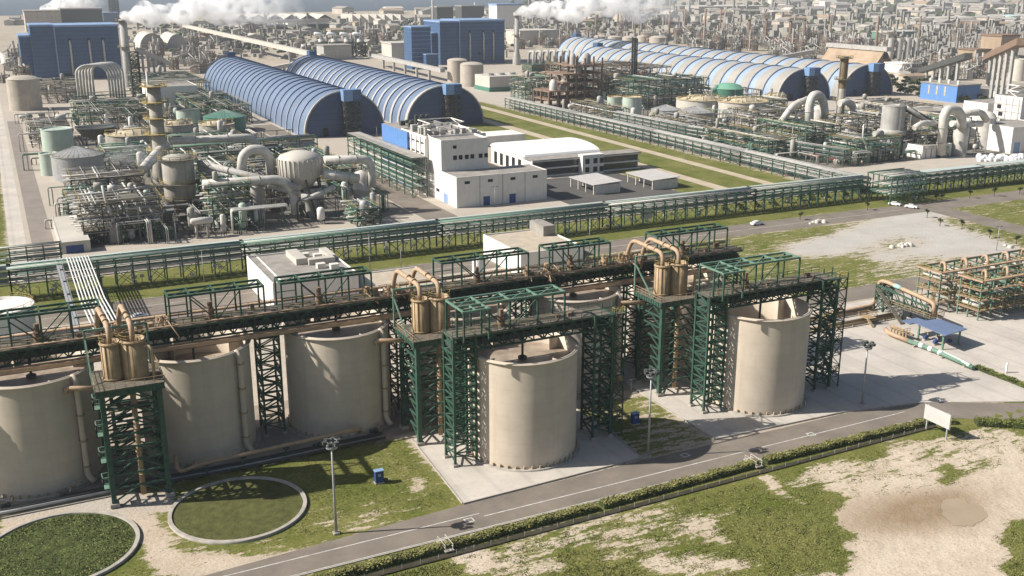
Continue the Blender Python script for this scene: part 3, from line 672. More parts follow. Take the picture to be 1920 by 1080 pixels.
# ------------------------------------------------------------------ ring foundations, cabinets, masts, billboard, hedge
for lab, (u, v, r), gm in (('low round concrete ring wall filled with olive grass, half in shade', (26.6, -27.0, 10.3), LEAF2), ('low round concrete ring wall at lower left with rough green weeds', (0.6, -27.6, 10.8), LEAF)):
    t = thing('ring_foundation', lab, 'ring foundation', (u, v, 0), 'concrete ring foundations')
    MB().lathe(u, v, [(r + .3, 0), (r + .3, .42), (r - .3, .42), (r - .3, .1)], 80).build('ring_wall', CONC2, t)
    b = MB(); n = 48; b.add([(u, v, .25)] + [(u + (r - .36) * math.cos(2 * math.pi * k / n), v + (r - .36) * math.sin(2 * math.pi * k / n), .2) for k in range(n)], [(0, 1 + k, 1 + (k + 1) % n) for k in range(n)])
    b.build('turf', mat('ring_turf', (0.075, 0.078, 0.022), 0.95, 0.35, 0.7, bump=.6) if gm is LEAF2 else mat('ring_weeds', (0.05, 0.065, 0.016), 0.95, 0.5, 0.5, bump=.8), t)
    b = MB(); rr = random.Random(int(u))
    for k in range(5000 if gm is LEAF2 else 7000):
        a = rr.random() * 6.283; q = (r - .7) * math.sqrt(rr.random()); x, y = u + q * math.cos(a), v + q * math.sin(a); s_ = rr.uniform(.05, .12) if gm is LEAF2 else rr.uniform(.1, .28)
        th = rr.random() * 6.28; dx, dy = s_ * math.cos(th), s_ * math.sin(th)
        b.add([(x - dx, y - dy, .18), (x + dx, y + dy, .18), (x + dy * .5, y - dx * .5, .2 + s_ * .5)], [(0, 1, 2)])
    b.build('weeds', gm, t, kind='stuff')
for i, (px, py) in enumerate(((711, 905), (1190, 795))):
    u, v = at(px, py)
    t = thing('electrical_cabinet', ['blue cabinet on the sunny grass beside the ring', 'blue cabinet in the shade between the front tanks'][i], 'cabinet', (u, v, 0), 'blue cabinets on the grass')
    MB().box(u - .8, v - .5, 0, u + .8, v + .5, .2).build('plinth', CONC2, t)
    MB().box(u - .7, v - .42, .2, u + .7, v + .42, 2.2).build('body', CABBLUE, t)
    MB().box(u - .8, v - .52, 2.2, u + .8, v + .52, 2.32).build('lid', LBLUE, t)
    MB().box(u - .28, v - .45, 1.3, u + .2, v - .422, 1.8).build('notice', PAINT, t)
    MB().box(u + .8, v - .25, .0, u + 1.5, v + .25, .5).build('side_box', DARKS, t)
def mast(u, v, h, label, group='tall floodlight masts', heads=6):
    t = thing('floodlight_mast', label, 'light mast', (u, v, 0), group)
    MB().box(u - .45, v - .45, 0, u + .45, v + .45, .3).build('base', CONC2, t)
    MB().tube([(u, v, .3), (u, v, h)], [.24, .12], 10).build('pole', STEEL, t)
    if heads:
        MB().lathe(u, v, [(.2, h - 1.0), (.85, h - .9), (.85, h - .55), (.2, h - .5)], 14).rail([(u + .85 * math.cos(k * .785), v + .85 * math.sin(k * .785)) for k in range(9)], h - .6, .8, .08, 3).build('basket', STEEL, t)
        for k in range(heads):
            a = 2 * math.pi * k / heads; x, y = u + 1.05 * math.cos(a), v + 1.05 * math.sin(a)
            MB().box(x - .28, y - .28, h - .2, x + .28, y + .28, h + .3).build('floodlight', DARKS, t)
    return t
mast(38.2, -41.0, 15.0, 'grey floodlight mast on the grass beside the left ring')
mast(94.8, -39.6, 15.8, 'grey floodlight mast at the kerb between the two front tanks')
mast(145.2, -38.6, 12.6, 'grey floodlight mast on the yard right of the right front tank')
u, v = 147.2, -55.0
t = thing('billboard', 'blank white billboard seen from behind on two posts in the weeds', 'billboard', (u, v, 0))
for y in (-52.8, -57.4): MB().box(u - .12, y - .12, 0, u + .12, y + .12, 5.1).build('post', STEEL, t)
MB().box(u - .3, -58.0, 2.2, u - .14, -52.2, 5.0).build('panel', mat('billboard_back', (.47, .46, .44), .6, .1), t)
b = MB()
for z in (2.5, 3.6, 4.7): b.box(u - .14, -58.0, z, u - .05, -52.2, z + .12)
for k in range(7): b.box(u - .17, -58.1 + k * 1.0, 2.05, u - .13, -58.05 + k * 1.0, 5.15)
b.build('panel_rails', STEEL, t)
def leaves(mb, n, place, s0, s1, rr):
    for k in range(n):
        x, y, z = place(rr); s_ = rr.uniform(s0, s1); a, e = rr.random() * 6.283, rr.uniform(-.6, 1.2)
        d = Vector((math.cos(a), math.sin(a), .15)) * s_; c = Vector((-math.sin(a) * math.cos(e), math.cos(a) * math.cos(e), math.sin(e))) * s_ * .6; p = Vector((x, y, z))
        mb.add([p - d, p + c, p + d, p - c], [(0, 1, 2, 3)])
    return mb
def hedge(pts, w_, h, label, dens, m=LEAF2, name='hedge'):
    t = thing(name, label, 'hedge', (*pts[0], 0)); core = MB(); lf = MB(); rr = random.Random(5)
    for p, q in zip(pts, pts[1:]):
        L = math.dist(p, q); tx, ty = (q[0] - p[0]) / L, (q[1] - p[1]) / L; nx_, ny_ = -ty, tx
        n = max(1, int(L / 1.5))
        for i in range(n):
            a, c = i * L / n, (i + 1) * L / n; k = h * rr.uniform(.6, .95); ww = w_ / 2 * rr.uniform(.75, .95)
            core.prism([(p[0] + tx * a + nx_ * s_, p[1] + ty * a + ny_ * s_) for s_ in (-ww, ww)] + [(p[0] + tx * c + nx_ * s_, p[1] + ty * c + ny_ * s_) for s_ in (ww, -ww)], 0, k * .85)
        def place(r_):
            a = r_.random() * L; s_ = r_.uniform(-1, 1) * w_ / 2; z = h * (r_.uniform(.15, 1) if abs(s_) > w_ * .36 else r_.uniform(.75, 1.05)) * (1 + .12 * math.sin(a * .9) + .08 * math.sin(a * 2.3))
            return p[0] + tx * a + nx_ * s_, p[1] + ty * a + ny_ * s_, z
        leaves(lf, int(L * dens), place, .1, .24, rr)
    core.build('branches', LEAFD, t); lf.build('foliage', m, t, kind='stuff')
    return t
hedge([(20, -53.0), (51, -52.3), (77, -51.6)], 1.8, 1.0, 'clipped olive hedge along the road, lower stretch left of the white footbridge', 130)
hedge([(78.2, -51.6), (110, -50.6)], 1.8, 1.0, 'clipped olive hedge along the road between the two footbridges', 130)
hedge([(111.4, -50.5), (150, -50.8), (154.5, -53.0)], 1.8, 1.0, 'clipped olive hedge along the road ending at the billboard', 130)
hedge([(157.5, -55.0), (163, -58.5), (165.5, -61)], 2.6, 1.1, 'low green hedge right of the billboard at the road bend', 150, LEAF)
hedge([(181.5, -34.5), (181.5, -50)], 1.8, .9, 'low hedge strip on the concrete yard below the green pipe', 100, LEAF)
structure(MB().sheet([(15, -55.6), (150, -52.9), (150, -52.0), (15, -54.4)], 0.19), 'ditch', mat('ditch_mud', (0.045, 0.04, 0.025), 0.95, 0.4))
t = thing('mesh_fence', 'low wire fence on thin posts behind the roadside hedge', 'fence', (80, -54.3, 0))
b = MB()
for k in range(46):
    x = 24 + k * 2.8; y = -55.3 + (x - 15) * .0195; MB().box(x - .03, y - .03, 0, x + .03, y + .03, .95).build('post', STEEL, t)
for z in (.4, .9): b.beam((24, -55.12, z), (150, -52.67, z), .015)
b.build('wires', DARKS, t)
for i, (px, py) in enumerate(((835, 1028), (1412, 872))):
    u, v = at(px, py)
    t = thing('footbridge', ['small white footbridge through the hedge near the picture bottom', 'small white footbridge through the hedge near the sand path'][i], 'footbridge', (u, v, 0), 'white footbridges through the hedge')
    MB().box(u - .7, v - 1.8, .35, u + .7, v + 1.8, .5).build('deck', CONC2, t)
    for x in (u - .6, u + .6): MB().rail([(x, v - 1.5), (x, v + 1.5)], .45, .9, .07, 1.5).build('handrail', PAINT, t)
# weeds of the foreground field
def grass_field():
    b1, b2 = MB(), MB(); rr = random.Random(11); lo = np.array(gy); lx = np.array(gx); n = 0
    while n < 52000:
        py = 780 + 320 * rr.random() ** .8; px = rr.uniform(560, 1940) if rr.random() < .85 else rr.uniform(0, 900)
        u, v = at(px, py); zone = v < -55.5 or (-40 < v < -14 and u < 58)
        if not zone or (v > -52 and rr.random() < .4): continue
        if math.hypot(u - 26.6, v + 27) < 11 or math.hypot(u - .6, v + 27.6) < 11.5: n += 1; continue
        j = min(len(lo) - 1, max(0, int(np.searchsorted(lo, v)))); i = min(len(lx) - 1, max(0, int(np.searchsorted(lx, u))))
        g_ = veg[j, i] + .28 * math.sin(u * .7 + 2.1 * math.sin(v * .31)) * math.sin(v * 1.1 + 1.7 * math.sin(u * .23)) + rr.uniform(-.28, .28)
        n += 1
        if g_ < .60: continue
        s_ = rr.uniform(.06, .19) * (.6 if v > -52 else 1); b = b1 if rr.random() < .6 else b2
        for k in range(3):
            th = rr.random() * 6.28; dx, dy = s_ * math.cos(th), s_ * math.sin(th); ox, oy = rr.uniform(-.3, .3), rr.uniform(-.3, .3)
            b.add([(u + ox - dx, v + oy - dy, 0), (u + ox + dx, v + oy + dy, 0), (u + ox + dy * .5, v + oy - dx * .5, s_ * .55 + .03)], [(0, 1, 2)])
    o = b1.build('grass', LEAF); o['kind'] = 'stuff'; o['label'] = 'rough green weeds on the field before the road'; o['category'] = 'grass'
    o = b2.build('grass', LEAF2); o['kind'] = 'stuff'; o['label'] = 'drier olive grass tufts on the field before the road'; o['category'] = 'grass'
grass_field()

# ------------------------------------------------------------------ middle distance: pipe racks
def pipe_rack(p, q, w_, h, label, step=4.2, pipes=6, cover=None, group='green pipe racks', lower=True, seed=1, pm=None, name='pipe_rack', levels=None):
    L = math.dist(p, q); tx, ty = (q[0] - p[0]) / L, (q[1] - p[1]) / L; nx_, ny_ = -ty, tx; n = max(2, round(L / step)); rr = random.Random(seed)
    t = thing(name, label, 'pipe rack', (*p, 0), group)
    def W(a, s_): return (p[0] + tx * a + nx_ * s_, p[1] + ty * a + ny_ * s_)
    lv = levels or [h - 3.6, h - 1.8, h]
    bm_, br = MB(), MB()
    for k in range(n + 1):
        a = L * k / n
        for s_ in (-w_ / 2, w_ / 2):
            x, y = W(a, s_); MB().box(x - .17, y - .17, 0, x + .17, y + .17, h).build('column', RG, t)
        for z in lv: bm_.beam((*W(a, -w_ / 2 - .4), z - .2), (*W(a, w_ / 2 + .4), z - .2), .3)
        if k < n and k % 2 == 0:
            for s_ in (-w_ / 2, w_ / 2): br.beam((*W(a, s_), .4), (*W(a + L / n, s_), lv[0] - .3), .14); br.beam((*W(a + L / n, s_), .4), (*W(a, s_), lv[0] - .3), .14)
    for s_ in (-w_ / 2, w_ / 2):
        for z in lv: bm_.beam((*W(0, s_), z - .25), (*W(L, s_), z - .25), .25)
    bm_.build('cross_beams', RG, t); br.build('bracing', RG, t)
    for z in lv:
        a_, b_ = MB(), MB()
        for k in range(pipes):
            s_ = -w_ / 2 + w_ * (k + .5) / pipes + rr.uniform(-.1, .1); r = rr.choice((.1, .14, .2, .26)); m_ = a_ if rr.random() < .5 else b_
            m_.tube([(*W(-.5, s_), z + r), (*W(L + .5, s_), z + r)], r, 6)
        if a_.v: a_.build('pipes', pm or WPIPE, t)
        if b_.v: b_.build('pipes', pm or PGREEN, t)
    if cover:
        s0, s1, zc, m_ = cover; o = MB()
        o.prism([W(-.5, s0), W(L + .5, s0), W(L + .5, s1), W(-.5, s1)], h + zc, h + zc + .16); o.build('cover', m_, t)
    if lower:
        for k in range(int(L / 2.5)):
            b = MB(); a = rr.random() * L; s_ = rr.uniform(-.4, .4) * w_; x, y = W(a, s_); z1 = rr.uniform(1.0, 3.0)
            b.tube([(x, y, 0), (x, y, z1), (x + rr.uniform(-1.5, 1.5), y + rr.uniform(-1, 1), z1)], .1, 5)
            if rr.random() < .5: b.box(x - .5, y - .35, z1 - .4, x + .6, y + .35, z1 + .25)
            b.build('valve', WPIPE, t)
    return t
RG = mat('rack_green', (.045, .10, .07), .55, .3, .8)
COVER = mat('rack_cover', (0.42, 0.48, 0.44), 0.5, 0.1, 0.2)
segs = [-62, -2, 58, 118, 178, 238, 292]
SG = ['cut by the left edge', 'before the steaming process unit', 'before the cream ribbed converter', 'before the white block with dark roof', 'before the two open sheds', 'left of the rack crossing']
for i, (a, c) in enumerate(zip(segs, segs[1:])):
    pipe_rack((a, 112), (c, 112), 5.0, 8.2, 'long green pipe rack over grass, stretch ' + SG[i], cover=(1.3, 2.7, .45, COVER), seed=i, group='stretches of the long green pipe rack')
for i, (a, c) in enumerate(((304, 352), (352, 420))):
    pipe_rack((a, 110.5), (c, 110.5), 5.4, 7.6, ['green pipe rack with wide pale cover right of the crossing', 'green pipe rack with wide pale cover cut by the right edge'][i], cover=(-1.6, 2.6, .5, COVER), seed=20 + i, group='stretches of the long green pipe rack')
vs = [118, 190, 262, 340, 430]
for i, (a, c) in enumerate(zip(vs, vs[1:])):
    pipe_rack((297, a), (297, c), 5.0, 6.4, 'green pipe rack beside the grass field, %s stretch from the crossing' % ordinal(i), cover=(-2.5, -1.7, .4, GREY), seed=30 + i, group='stretches of the receding green rack', step=7, pm=GREY)
pipe_rack((291, 104), (308, 104), 12, 10.5, 'tangled tall green rack knot where the two pipe racks cross', step=3, pipes=8, levels=[4, 7, 10.5], seed=50)
t = thing('pipe_bridge', 'wide bundle of white pipes crossing from the long rack to the tank bridge', 'pipe bridge', (15, 80, 0))
zA, zB = 8.8, 13.0
for k in range(8):
    x = 12.2 + k * .75; MB().tube([(x, 114.6, zA), (x, 72, zA), (x + .1, 66, zA + .4), (x + .6, 26, 12.0), (x + .7, 20, zB)], .17, 8).build('pipe', mat('white_pipe', (.62, .62, .6), .45, .1), t)
for y in (104, 92, 80, 68, 56, 44, 32, 22):
    z = zA if y > 66 else zA + .4 + (66 - y) / 40 * 3.2
    for x in (10.6, 18.6): MB().box(x - .16, y - .16, 0, x + .16, y + .16, z - .2).build('column', GREEN, t)
    MB().box(9.8, y - .15, z - .5, 19.2, y + .15, z - .2).build('cross_beam', GREEN, t)
MB().prism([(9.2, 20), (10.6, 20), (10.6, 114), (9.2, 114)], 8.2, 8.3).rail([(9.2, 20), (9.2, 114)], 8.3).rail([(10.6, 20), (10.6, 114)], 8.3).build('walkway', STEEL, t)

# ------------------------------------------------------------------ generic plant pieces
def tank_at(px, yf, wpx, ytop, label, m, cap='dome', rise=.18, capm=None, name='storage_tank', group=None, cat='tank', rail=False, z0=0):
    u, v, r = round_spot(px, yf, wpx); h = hgt(px, yf, ytop) * 1.0
    lo, hi = .5, 90
    for _ in range(30):                         # wall height so that the front rim shows at row ytop
        md = (lo + hi) / 2; dx, dy = u - CX, v - CY; L = math.hypot(dx, dy)
        if pix(u - dx / L * r, v - dy / L * r, md)[1] > ytop: lo = md
        else: hi = md
    h = lo
    t = thing(name, label, cat, (u, v, 0), group)
    MB().lathe(u, v, [(r, 0), (r, h)], 32).build('wall', m, t)
    c = MB()
    if cap == 'dome': c.lathe(u, v, [(r * 1.02, h), (r * .98, h + .15), (r * .8, h + rise * r * .55), (r * .45, h + rise * r * .88), (.01, h + rise * r)], 32)
    elif cap == 'cone': c.lathe(u, v, [(r * 1.03, h), (r, h + .1), (r * .12, h + rise * r), (.01, h + rise * r)], 32)
    else:
        c.lathe(u, v, [(r * 1.03, h), (r * 1.03, h + .25), (r * .93, h + .25), (r * .93, h - .3), (.01, h - .3)], 32)
    c.build('roof', capm or m, t)
    if cap == 'cone':
        b = MB()
        for k in range(28):
            a = 2 * math.pi * k / 28; b.beam((u + r * math.cos(a), v + r * math.sin(a), h + .15), (u + r * .1 * math.cos(a), v + r * .1 * math.sin(a), h + rise * r + .1), .12)
        b.build('roof_ribs', GREY, t)
    if rail: MB().rail([(u + r * math.cos(k * .3927), v + r * math.sin(k * .3927)) for k in range(17)], h + .1, 1.1, .1, 3).build('handrail', YELLOW, t)
    b = MB(); a = R(-100); x, y = u + (r + .3) * math.cos(a), v + (r + .3) * math.sin(a); b.beam((x - .3, y, 0), (x - .3, y, h + 1), .08); b.beam((x + .3, y, 0), (x + .3, y, h + 1), .08)
    b.build('ladder', STEEL, t)
    return t, u, v, r, h
def stack_at(px, yf, wpx, ytop, label, m=GREY, flare=1.6, rings=3, name='chimney', group=None, ringm=None, n=14, top=None):
    u, v, r = round_spot(px, yf, wpx); lo, hi = 1, 260
    for _ in range(40):
        md = (lo + hi) / 2
        if pix(u, v, md)[1] > ytop: lo = md
        else: hi = md
    h = lo; t = thing(name, label, 'chimney', (u, v, 0), group)
    MB().lathe(u, v, [(r * flare, 0), (r * flare, h * .12), (r, h * .3), (r * .93, h), (r * .75, h), (r * .75, h - 2)], n).build('shaft', m, t)
    if rings:
        b = MB(); g = MB()
        for k in range(rings):
            z = h * (1 - .02 - k * .9 / max(rings, 1) * .85); b.lathe(u, v, [(r * .9, z), (r * 1.9, z), (r * 1.9, z + .25), (r * .9, z + .25)], n)
            g.rail([(u + r * 1.85 * math.cos(q * .785), v + r * 1.85 * math.sin(q * .785)) for q in range(9)], z + .25, 1.1, .12, 4)
        g.build('handrail', YELLOW, b.build('platforms', ringm or DECK, t))
        l_ = MB().beam((u - r * 1.15, v, h * .1), (u - r * 1.15, v, h * .97), .25); l_.build('ladder', YELLOW if ringm else STEEL, t)
    if top: MB().lathe(u, v, [(r * .95 + .05, h * .62), (r * .95 + .08, h + .1)], n).build('upper_shaft', top, t)
    return t, u, v, r, h
def duct(pts, r, label, m=WPIPE, bend=4.0, n=12, name='duct', cat='duct', group=None, flange=True):
    t = thing(name, label, cat, pts[0], group)
    MB().tube(pts, r, n, bend).build('pipe', m, t)
    if flange:
        b = MB()
        for p, q in zip(pts, pts[1:]):
            p, q = Vector(p), Vector(q); L = (q - p).length
            if L < r * 5: continue
            d = (q - p) / L
            for k in (.3, .7): b.tube([p + d * L * k, p + d * (L * k + .25)], r * 1.12, n)
        if b.v: b.build('flanges', GREY, t)
    return t
def pxz(px, py, z): return (*at(px, py, z), z)
def on_v(px, py, v):                            # point in the upright plane Y = v seen at a pixel
    lo, hi = -5, 120
    for _ in range(40):
        m = (lo + hi) / 2
        if pix(u_at(px, v, m), v, m)[1] > py: lo = m
        else: hi = m
    return (u_at(px, v, lo), v, lo)
def process_rack(u0, v0, u1, v1, nfl, fh, label, seed, m=GREEN, pm=None, name='process_structure', group='steel process structures', vessels=3, railm=YELLOW, deckm=DECK, pipes=10, colr=.2):
    rr = random.Random(seed); t = thing(name, label, 'steel structure', ((u0 + u1) / 2, (v0 + v1) / 2, 0), group)
    nu, nv = max(1, round((u1 - u0) / 6)), max(1, round((v1 - v0) / 6)); H_ = nfl * fh
    us = [u0 + (u1 - u0) * i / nu for i in range(nu + 1)]; vv = [v0 + (v1 - v0) * i / nv for i in range(nv + 1)]
    for i, x in enumerate(us):
        for j, y in enumerate(vv):
            if 0 < i < nu and 0 < j < nv: continue
            MB().box(x - colr, y - colr, 0, x + colr, y + colr, H_ - rr.choice((0, 0, fh))).build('column', m, t)
    bm_, dk, br, hr = MB(), MB(), MB(), MB()
    for f in range(1, nfl + 1):
        z = f * fh
        for y in vv: bm_.beam((u0, y, z), (u1, y, z), .3)
        for x in us: bm_.beam((x, v0, z), (x, v1, z), .3)
        for i in range(nu):
            for j in range(nv):
                if rr.random() < .22: MB().box(us[i], vv[j], z + .16, us[i + 1], vv[j + 1], z + .24).build('deck', deckm, t)
        hr.rail([(u0, v1), (u0, v0), (u1, v0), (u1, v1)], z + .2, 1.1, .09, 3)
        for (p, q) in (((u0, v0), (us[1], v0)), ((us[-2], v0), (u1, v0)), ((u0, v0), (u0, vv[1])), ((u0, vv[-2]), (u0, v1))):
            br.beam((*p, z - fh), (*q, z), .18); br.beam((*q, z - fh), (*p, z), .18)
    bm_.build('floor_beams', m, t)
    br.build('bracing', m, t); hr.build('handrail', railm, t)
    pp = [MB(), MB()]
    for k in range(int(pipes * nfl * 3.2)):
        z = rr.uniform(.8, H_ + 1.2); r = rr.choice((.08, .1, .12, .16, .22, .35)); q = rr.random(); x, y = rr.uniform(u0, u1), rr.uniform(v0 - .8, v1)
        b = pp[rr.random() < .4]
        if q < .4: b.tube([(u0 - rr.random() * 3, y, z), (u0 + (u1 - u0) * rr.random(), y, z), (u1, y, z + rr.uniform(-1, 1))], r, 6)
        elif q < .7: b.tube([(x, v0 - rr.random() * 2, z), (x, v1, z)], r, 6)
        else: b.tube([(x, y, 0), (x, y, z), (x + rr.uniform(-4, 4), y, z)], r, 6, .8)
    pp[0].build('pipework', pm or WPIPE, t); pp[1].build('pipework', PGREEN if m is GREEN else GREY, t)
    for k in range(vessels):
        x, y = rr.uniform(u0 + 1.5, u1 - 1.5), rr.uniform(v0 + 1, v1 - 1); z = rr.randint(0, nfl) * fh + .3; r = rr.uniform(.7, 1.7); h = rr.uniform(2, 5); b = MB()
        if rr.random() < .6: b.lathe(x, y, [(.3, z), (r, z + r * .5), (r, z + h), (r * .6, z + h + r * .35), (.01, z + h + r * .5)], 12)
        else: b.tube([(x - h / 2, y, z + r), (x + h / 2, y, z + r)], r, 12)
        b.build('vessel', rr.choice((WPIPE, GREY, DIRTY, STEEL)), t)
    return t

# ------------------------------------------------------------------ left process unit
t, u, v, r, h = stack_at(306, 352, 26, 158, 'tall grey chimney with yellow platforms rising from the steaming unit', DIRTY, 1.35, 5, ringm=YELLOW)
MB().tube([(u - 2.0, v, h * .2), (u - 2.0, v, h + 5)], .45, 8).build('vent_pipe', WPIPE, t)
CHL = (u, v, h)
u, v, r = round_spot(343, 414, 58); t = thing('process_tower', 'fat weathered white process tower with yellow galleries at the foot of the chimney', 'tower', (u, v, 0), None)
h = hgt(343, 410, 300)
MB().lathe(u, v, [(r * .8, 2.5), (r * .82, h * .25), (r, h * .36), (r, h), (r * .86, h + 1.0), (.01, h + 1.4)], 28).build('shell', DIRTY, t)
b = MB(); g = MB()
for z in (h * .2, h * .34, h * .6, h * 1.01):
    b.lathe(u, v, [(r * .8, z), (r * 1.28, z), (r * 1.28, z + .2), (r * .8, z + .2)], 20); g.rail([(u + r * 1.25 * math.cos(k * .524), v + r * 1.25 * math.sin(k * .524)) for k in range(13)], z + .2, 1.2, .14, 3)
b.build('galleries', DECK, t); g.build('handrail', YELLOW, t)
b = MB()
for k in range(6): a = k * 1.047; b.box(u + r * .75 * math.cos(a) - .35, v + r * .75 * math.sin(a) - .35, 0, u + r * .75 * math.cos(a) + .35, v + r * .75 * math.sin(a) + .35, 3)
b.build('skirt_legs', CONC2, t); TWR = (u, v, r, h)
u, v = at(588, 404); s_ = pix(u, v)[2] / F_PX
t = thing('converter', 'huge cream ribbed converter drum on a narrow grey neck', 'vessel', (u, v, 0))
hh = hgt(588, 404, 287); rb = 41 * s_
MB().lathe(u, v, [(rb * .36, 0), (rb * .36, hh * .2), (rb * .52, hh * .26), (rb * .52, hh * .36), (rb * .4, hh * .38), (rb * .42, hh * .46)], 28).build('neck', GREY, t)
MB().lathe(u - 3, v + 3, [(rb * .45, hh * .44), (rb * .98, hh * .66), (rb, hh * .9), (rb * .9, hh * .96), (rb * .4, hh * 1.02), (.01, hh * 1.03)], 36).build('drum', CREAM, t)
b = MB()
for k in range(30): a = 2 * math.pi * k / 30; b.beam((u - 3 + rb * .99 * math.cos(a), v + 3 + rb * .99 * math.sin(a), hh * .66), (u - 3 + rb * 1.01 * math.cos(a), v + 3 + rb * 1.01 * math.sin(a), hh * .92), .3)
b.build('drum_ribs', CREAM, t)
b = MB()
for k in range(8): a = k * .785; b.beam((u + rb * .5 * math.cos(a), v + rb * .5 * math.sin(a), 0), (u - 3 + rb * .85 * math.cos(a), v + 3 + rb * .85 * math.sin(a), hh * .62), .5)
b.build('support_legs', DARKS, t)
CV = (u, v, hh)
u, v, r = round_spot(681, 398, 34); h = hgt(681, 398, 326)
t = thing('absorber_vessel', 'pale upright vessel with banded top right of the cream converter', 'vessel', (u, v, 0))
MB().lathe(u, v, [(r * .8, 2), (r, 3), (r, h * .55), (r * 1.06, h * .56), (r * 1.06, h * .6), (r, h * .61), (r * .95, h * .82), (r * .75, h), (.01, h * 1.06)], 28).build('shell', WPIPE, t)
b = MB()
for k in range(6): a = k * 1.047; b.beam((u + r * .7 * math.cos(a), v + r * .7 * math.sin(a), 0), (u + r * .75 * math.cos(a), v + r * .75 * math.sin(a), 2.6), .5)
b.build('legs', GREY, t)
AB = (u, v, h)
vc = CV[1] - 3
duct([on_v(608, 300, vc), on_v(690, 299, vc), on_v(698, 316, vc), on_v(698, 350, vc)], 1.5, 'upper fat pale duct from the cream converter bending down to the right')
duct([on_v(606, 326, vc - 1), on_v(672, 335, vc - 1)], 1.7, 'lower fat pale duct between converter and absorber vessel')
duct([on_v(556, 382, vc - 3), on_v(628, 350, vc - 3)], .9, 'slanting pale pipe across the converter neck')
duct([on_v(380, 346, vc), on_v(528, 336, vc), on_v(552, 362, vc - 2), on_v(552, 400, vc - 2)], 1.6, 'long pale duct running behind the slanted conveyor to the converter')
duct([on_v(452, 330, vc + 12), on_v(455, 292, vc + 12), on_v(470, 280, vc + 12), on_v(494, 281, vc + 12), on_v(506, 296, vc + 12), on_v(508, 332, vc + 12)], 1.7, 'horseshoe shaped pale duct left of the cream converter')
duct([on_v(318, 265, CHL[1]), on_v(470, 257, CHL[1]), on_v(482, 275, CHL[1])], 1.5, 'long level pale duct from the left chimney to the right')
duct([on_v(312, 270, CHL[1]), on_v(292, 290, CHL[1] - 4), on_v(268, 318, CHL[1] - 12)], 1.9, 'short fat pale duct slanting down left of the chimney', bend=5)
for k, dy in enumerate((0, 9)):
    a, c = on_v(372, 306 + dy, TWR[1] - 1), on_v(562, 352 + dy * 1.2, vc - 4)
    duct([a, c], .95 if k else 1.2, ['slanted dark grey conveyor tube from process tower to converter', 'lower of the two slanted grey tubes toward the converter'][k], GREY, flange=True)
tank_at(486, 412, 25, 352, 'pale upright scrubber with domed top beside dark steelwork', GREY, rise=.7, name='scrubber', cat='vessel')
t, u, v, r, h = tank_at(217, 456, 24, 426, 'small weathered tank on the concrete at the unit corner', DIRTY, rise=.5, cat='tank')
duct([(u, v, h), (u - .3, v, h + 4), (u - 1.5, v, h + 8), (u - 2, v + .5, h + 13)], .45, 'thin white vent pipe kinked above the small corner tank', flange=False)
tank_at(150, 342, 92, 296, 'silver tank with ribbed conical roof beside the perimeter road', STEEL, 'cone', .32, STEEL, rail=True)
tank_at(113, 302, 56, 245, 'pale mint tank behind the silver conical tank', MINT, 'open')
tank_at(96, 330, 34, 290, 'short mint tank left of the silver conical tank', MINT, 'open')
u, v, r = round_spot(184, 285, 72); z = hgt(184, 285, 243)
t = thing('thickener_bowl', 'dark grey bowl shaped thickener on legs', 'thickener', (u, v, 0))
MB().lathe(u, v, [(.5, z - 6), (r * .7, z - 4), (r, z), (r * 1.02, z + .3), (r * .95, z + .3), (r * .9, z - .3), (.01, z - 1)], 32).build('bowl', DARKS, t)
b = MB()
for k in range(8): a = k * .785; b.beam((u + r * .7 * math.cos(a), v + r * .7 * math.sin(a), 0), (u + r * .75 * math.cos(a), v + r * .75 * math.sin(a), z - 3.6), .4)
b.build('legs', DARKS, t); MB().beam((u - r, v, z + .8), (u + r, v, z + .8), .5).build('rake_bridge', STEEL, t)
def thickener(px, yf, w_, yt, label, group='ochre topped thickeners'):
    t, u, v, r, h = tank_at(px, yf, w_, yt, label, CREAM if px > 1000 else DIRTY, 'open', name='thickener', cat='thickener', group=group, capm=YTOP, rail=True)
    MB().lathe(u, v, [(r * .92, h - .2), (r * .6, h + .5), (r * .55, h + 1.6), (r * .2, h + 1.7), (.01, h + 1.7)], 24).build('crust', YTOP, t)
    b = MB(); rr = random.Random(int(px))
    for k in range(26): a, q = rr.random() * 6.28, r * rr.uniform(.2, .9); x, y = u + q * math.cos(a), v + q * math.sin(a); b.cyl(x, y, h, h + rr.uniform(.8, 2.6), rr.uniform(.2, .7), 8)
    b.build('roof_fittings', CREAM, t)
    MB().box(u - r, v - .5, h + 1.8, u + r, v + .5, h + 2.1).build('rake_bridge', YELLOW, t)
thickener(255, 290, 104, 256, 'wide cream thickener with rusty top left of the chimney')
thickener(335, 268, 60, 236, 'cream thickener partly behind the chimney')
thickener(408, 256, 66, 236, 'low tiered cream tank in front of the dark green cone roofed tank')
tank_at(355, 240, 44, 208, 'mint tank with open dark top behind the left chimney', MINT, 'open', capm=DARKS)
tank_at(423, 250, 78, 222, 'dark green tank with ribbed cone roof beside the arched hall', DGREEN, 'cone', .3, DGREEN)
tank_at(50, 208, 58, 150, 'tall tan tank at the left end of the perimeter road', BEIGE, 'dome', .22)
tank_at(22, 120, 36, 100, 'small white tank beyond the tan tank at the left edge', WHITE, 'open')
u, v = at(198, 215)
t = thing('cooler_battery', 'row of arched pale pipes over a green cooler below the left blue building', 'cooler', (u, v, 0))
b = MB(); z0, z1 = hgt(198, 215, 178), hgt(198, 215, 122)
for k in range(6):
    x = u - 14 + k * 2.0; b.tube([(x, v + k * 3, z0 - 6), (x, v + k * 3, z1 - 3), (x + 4, v + k * 3, z1), (x + 14, v + k * 3, z1), (x + 18, v + k * 3, z1 - 4), (x + 18, v + k * 3, z0 - 6)], .75, 8, 4)
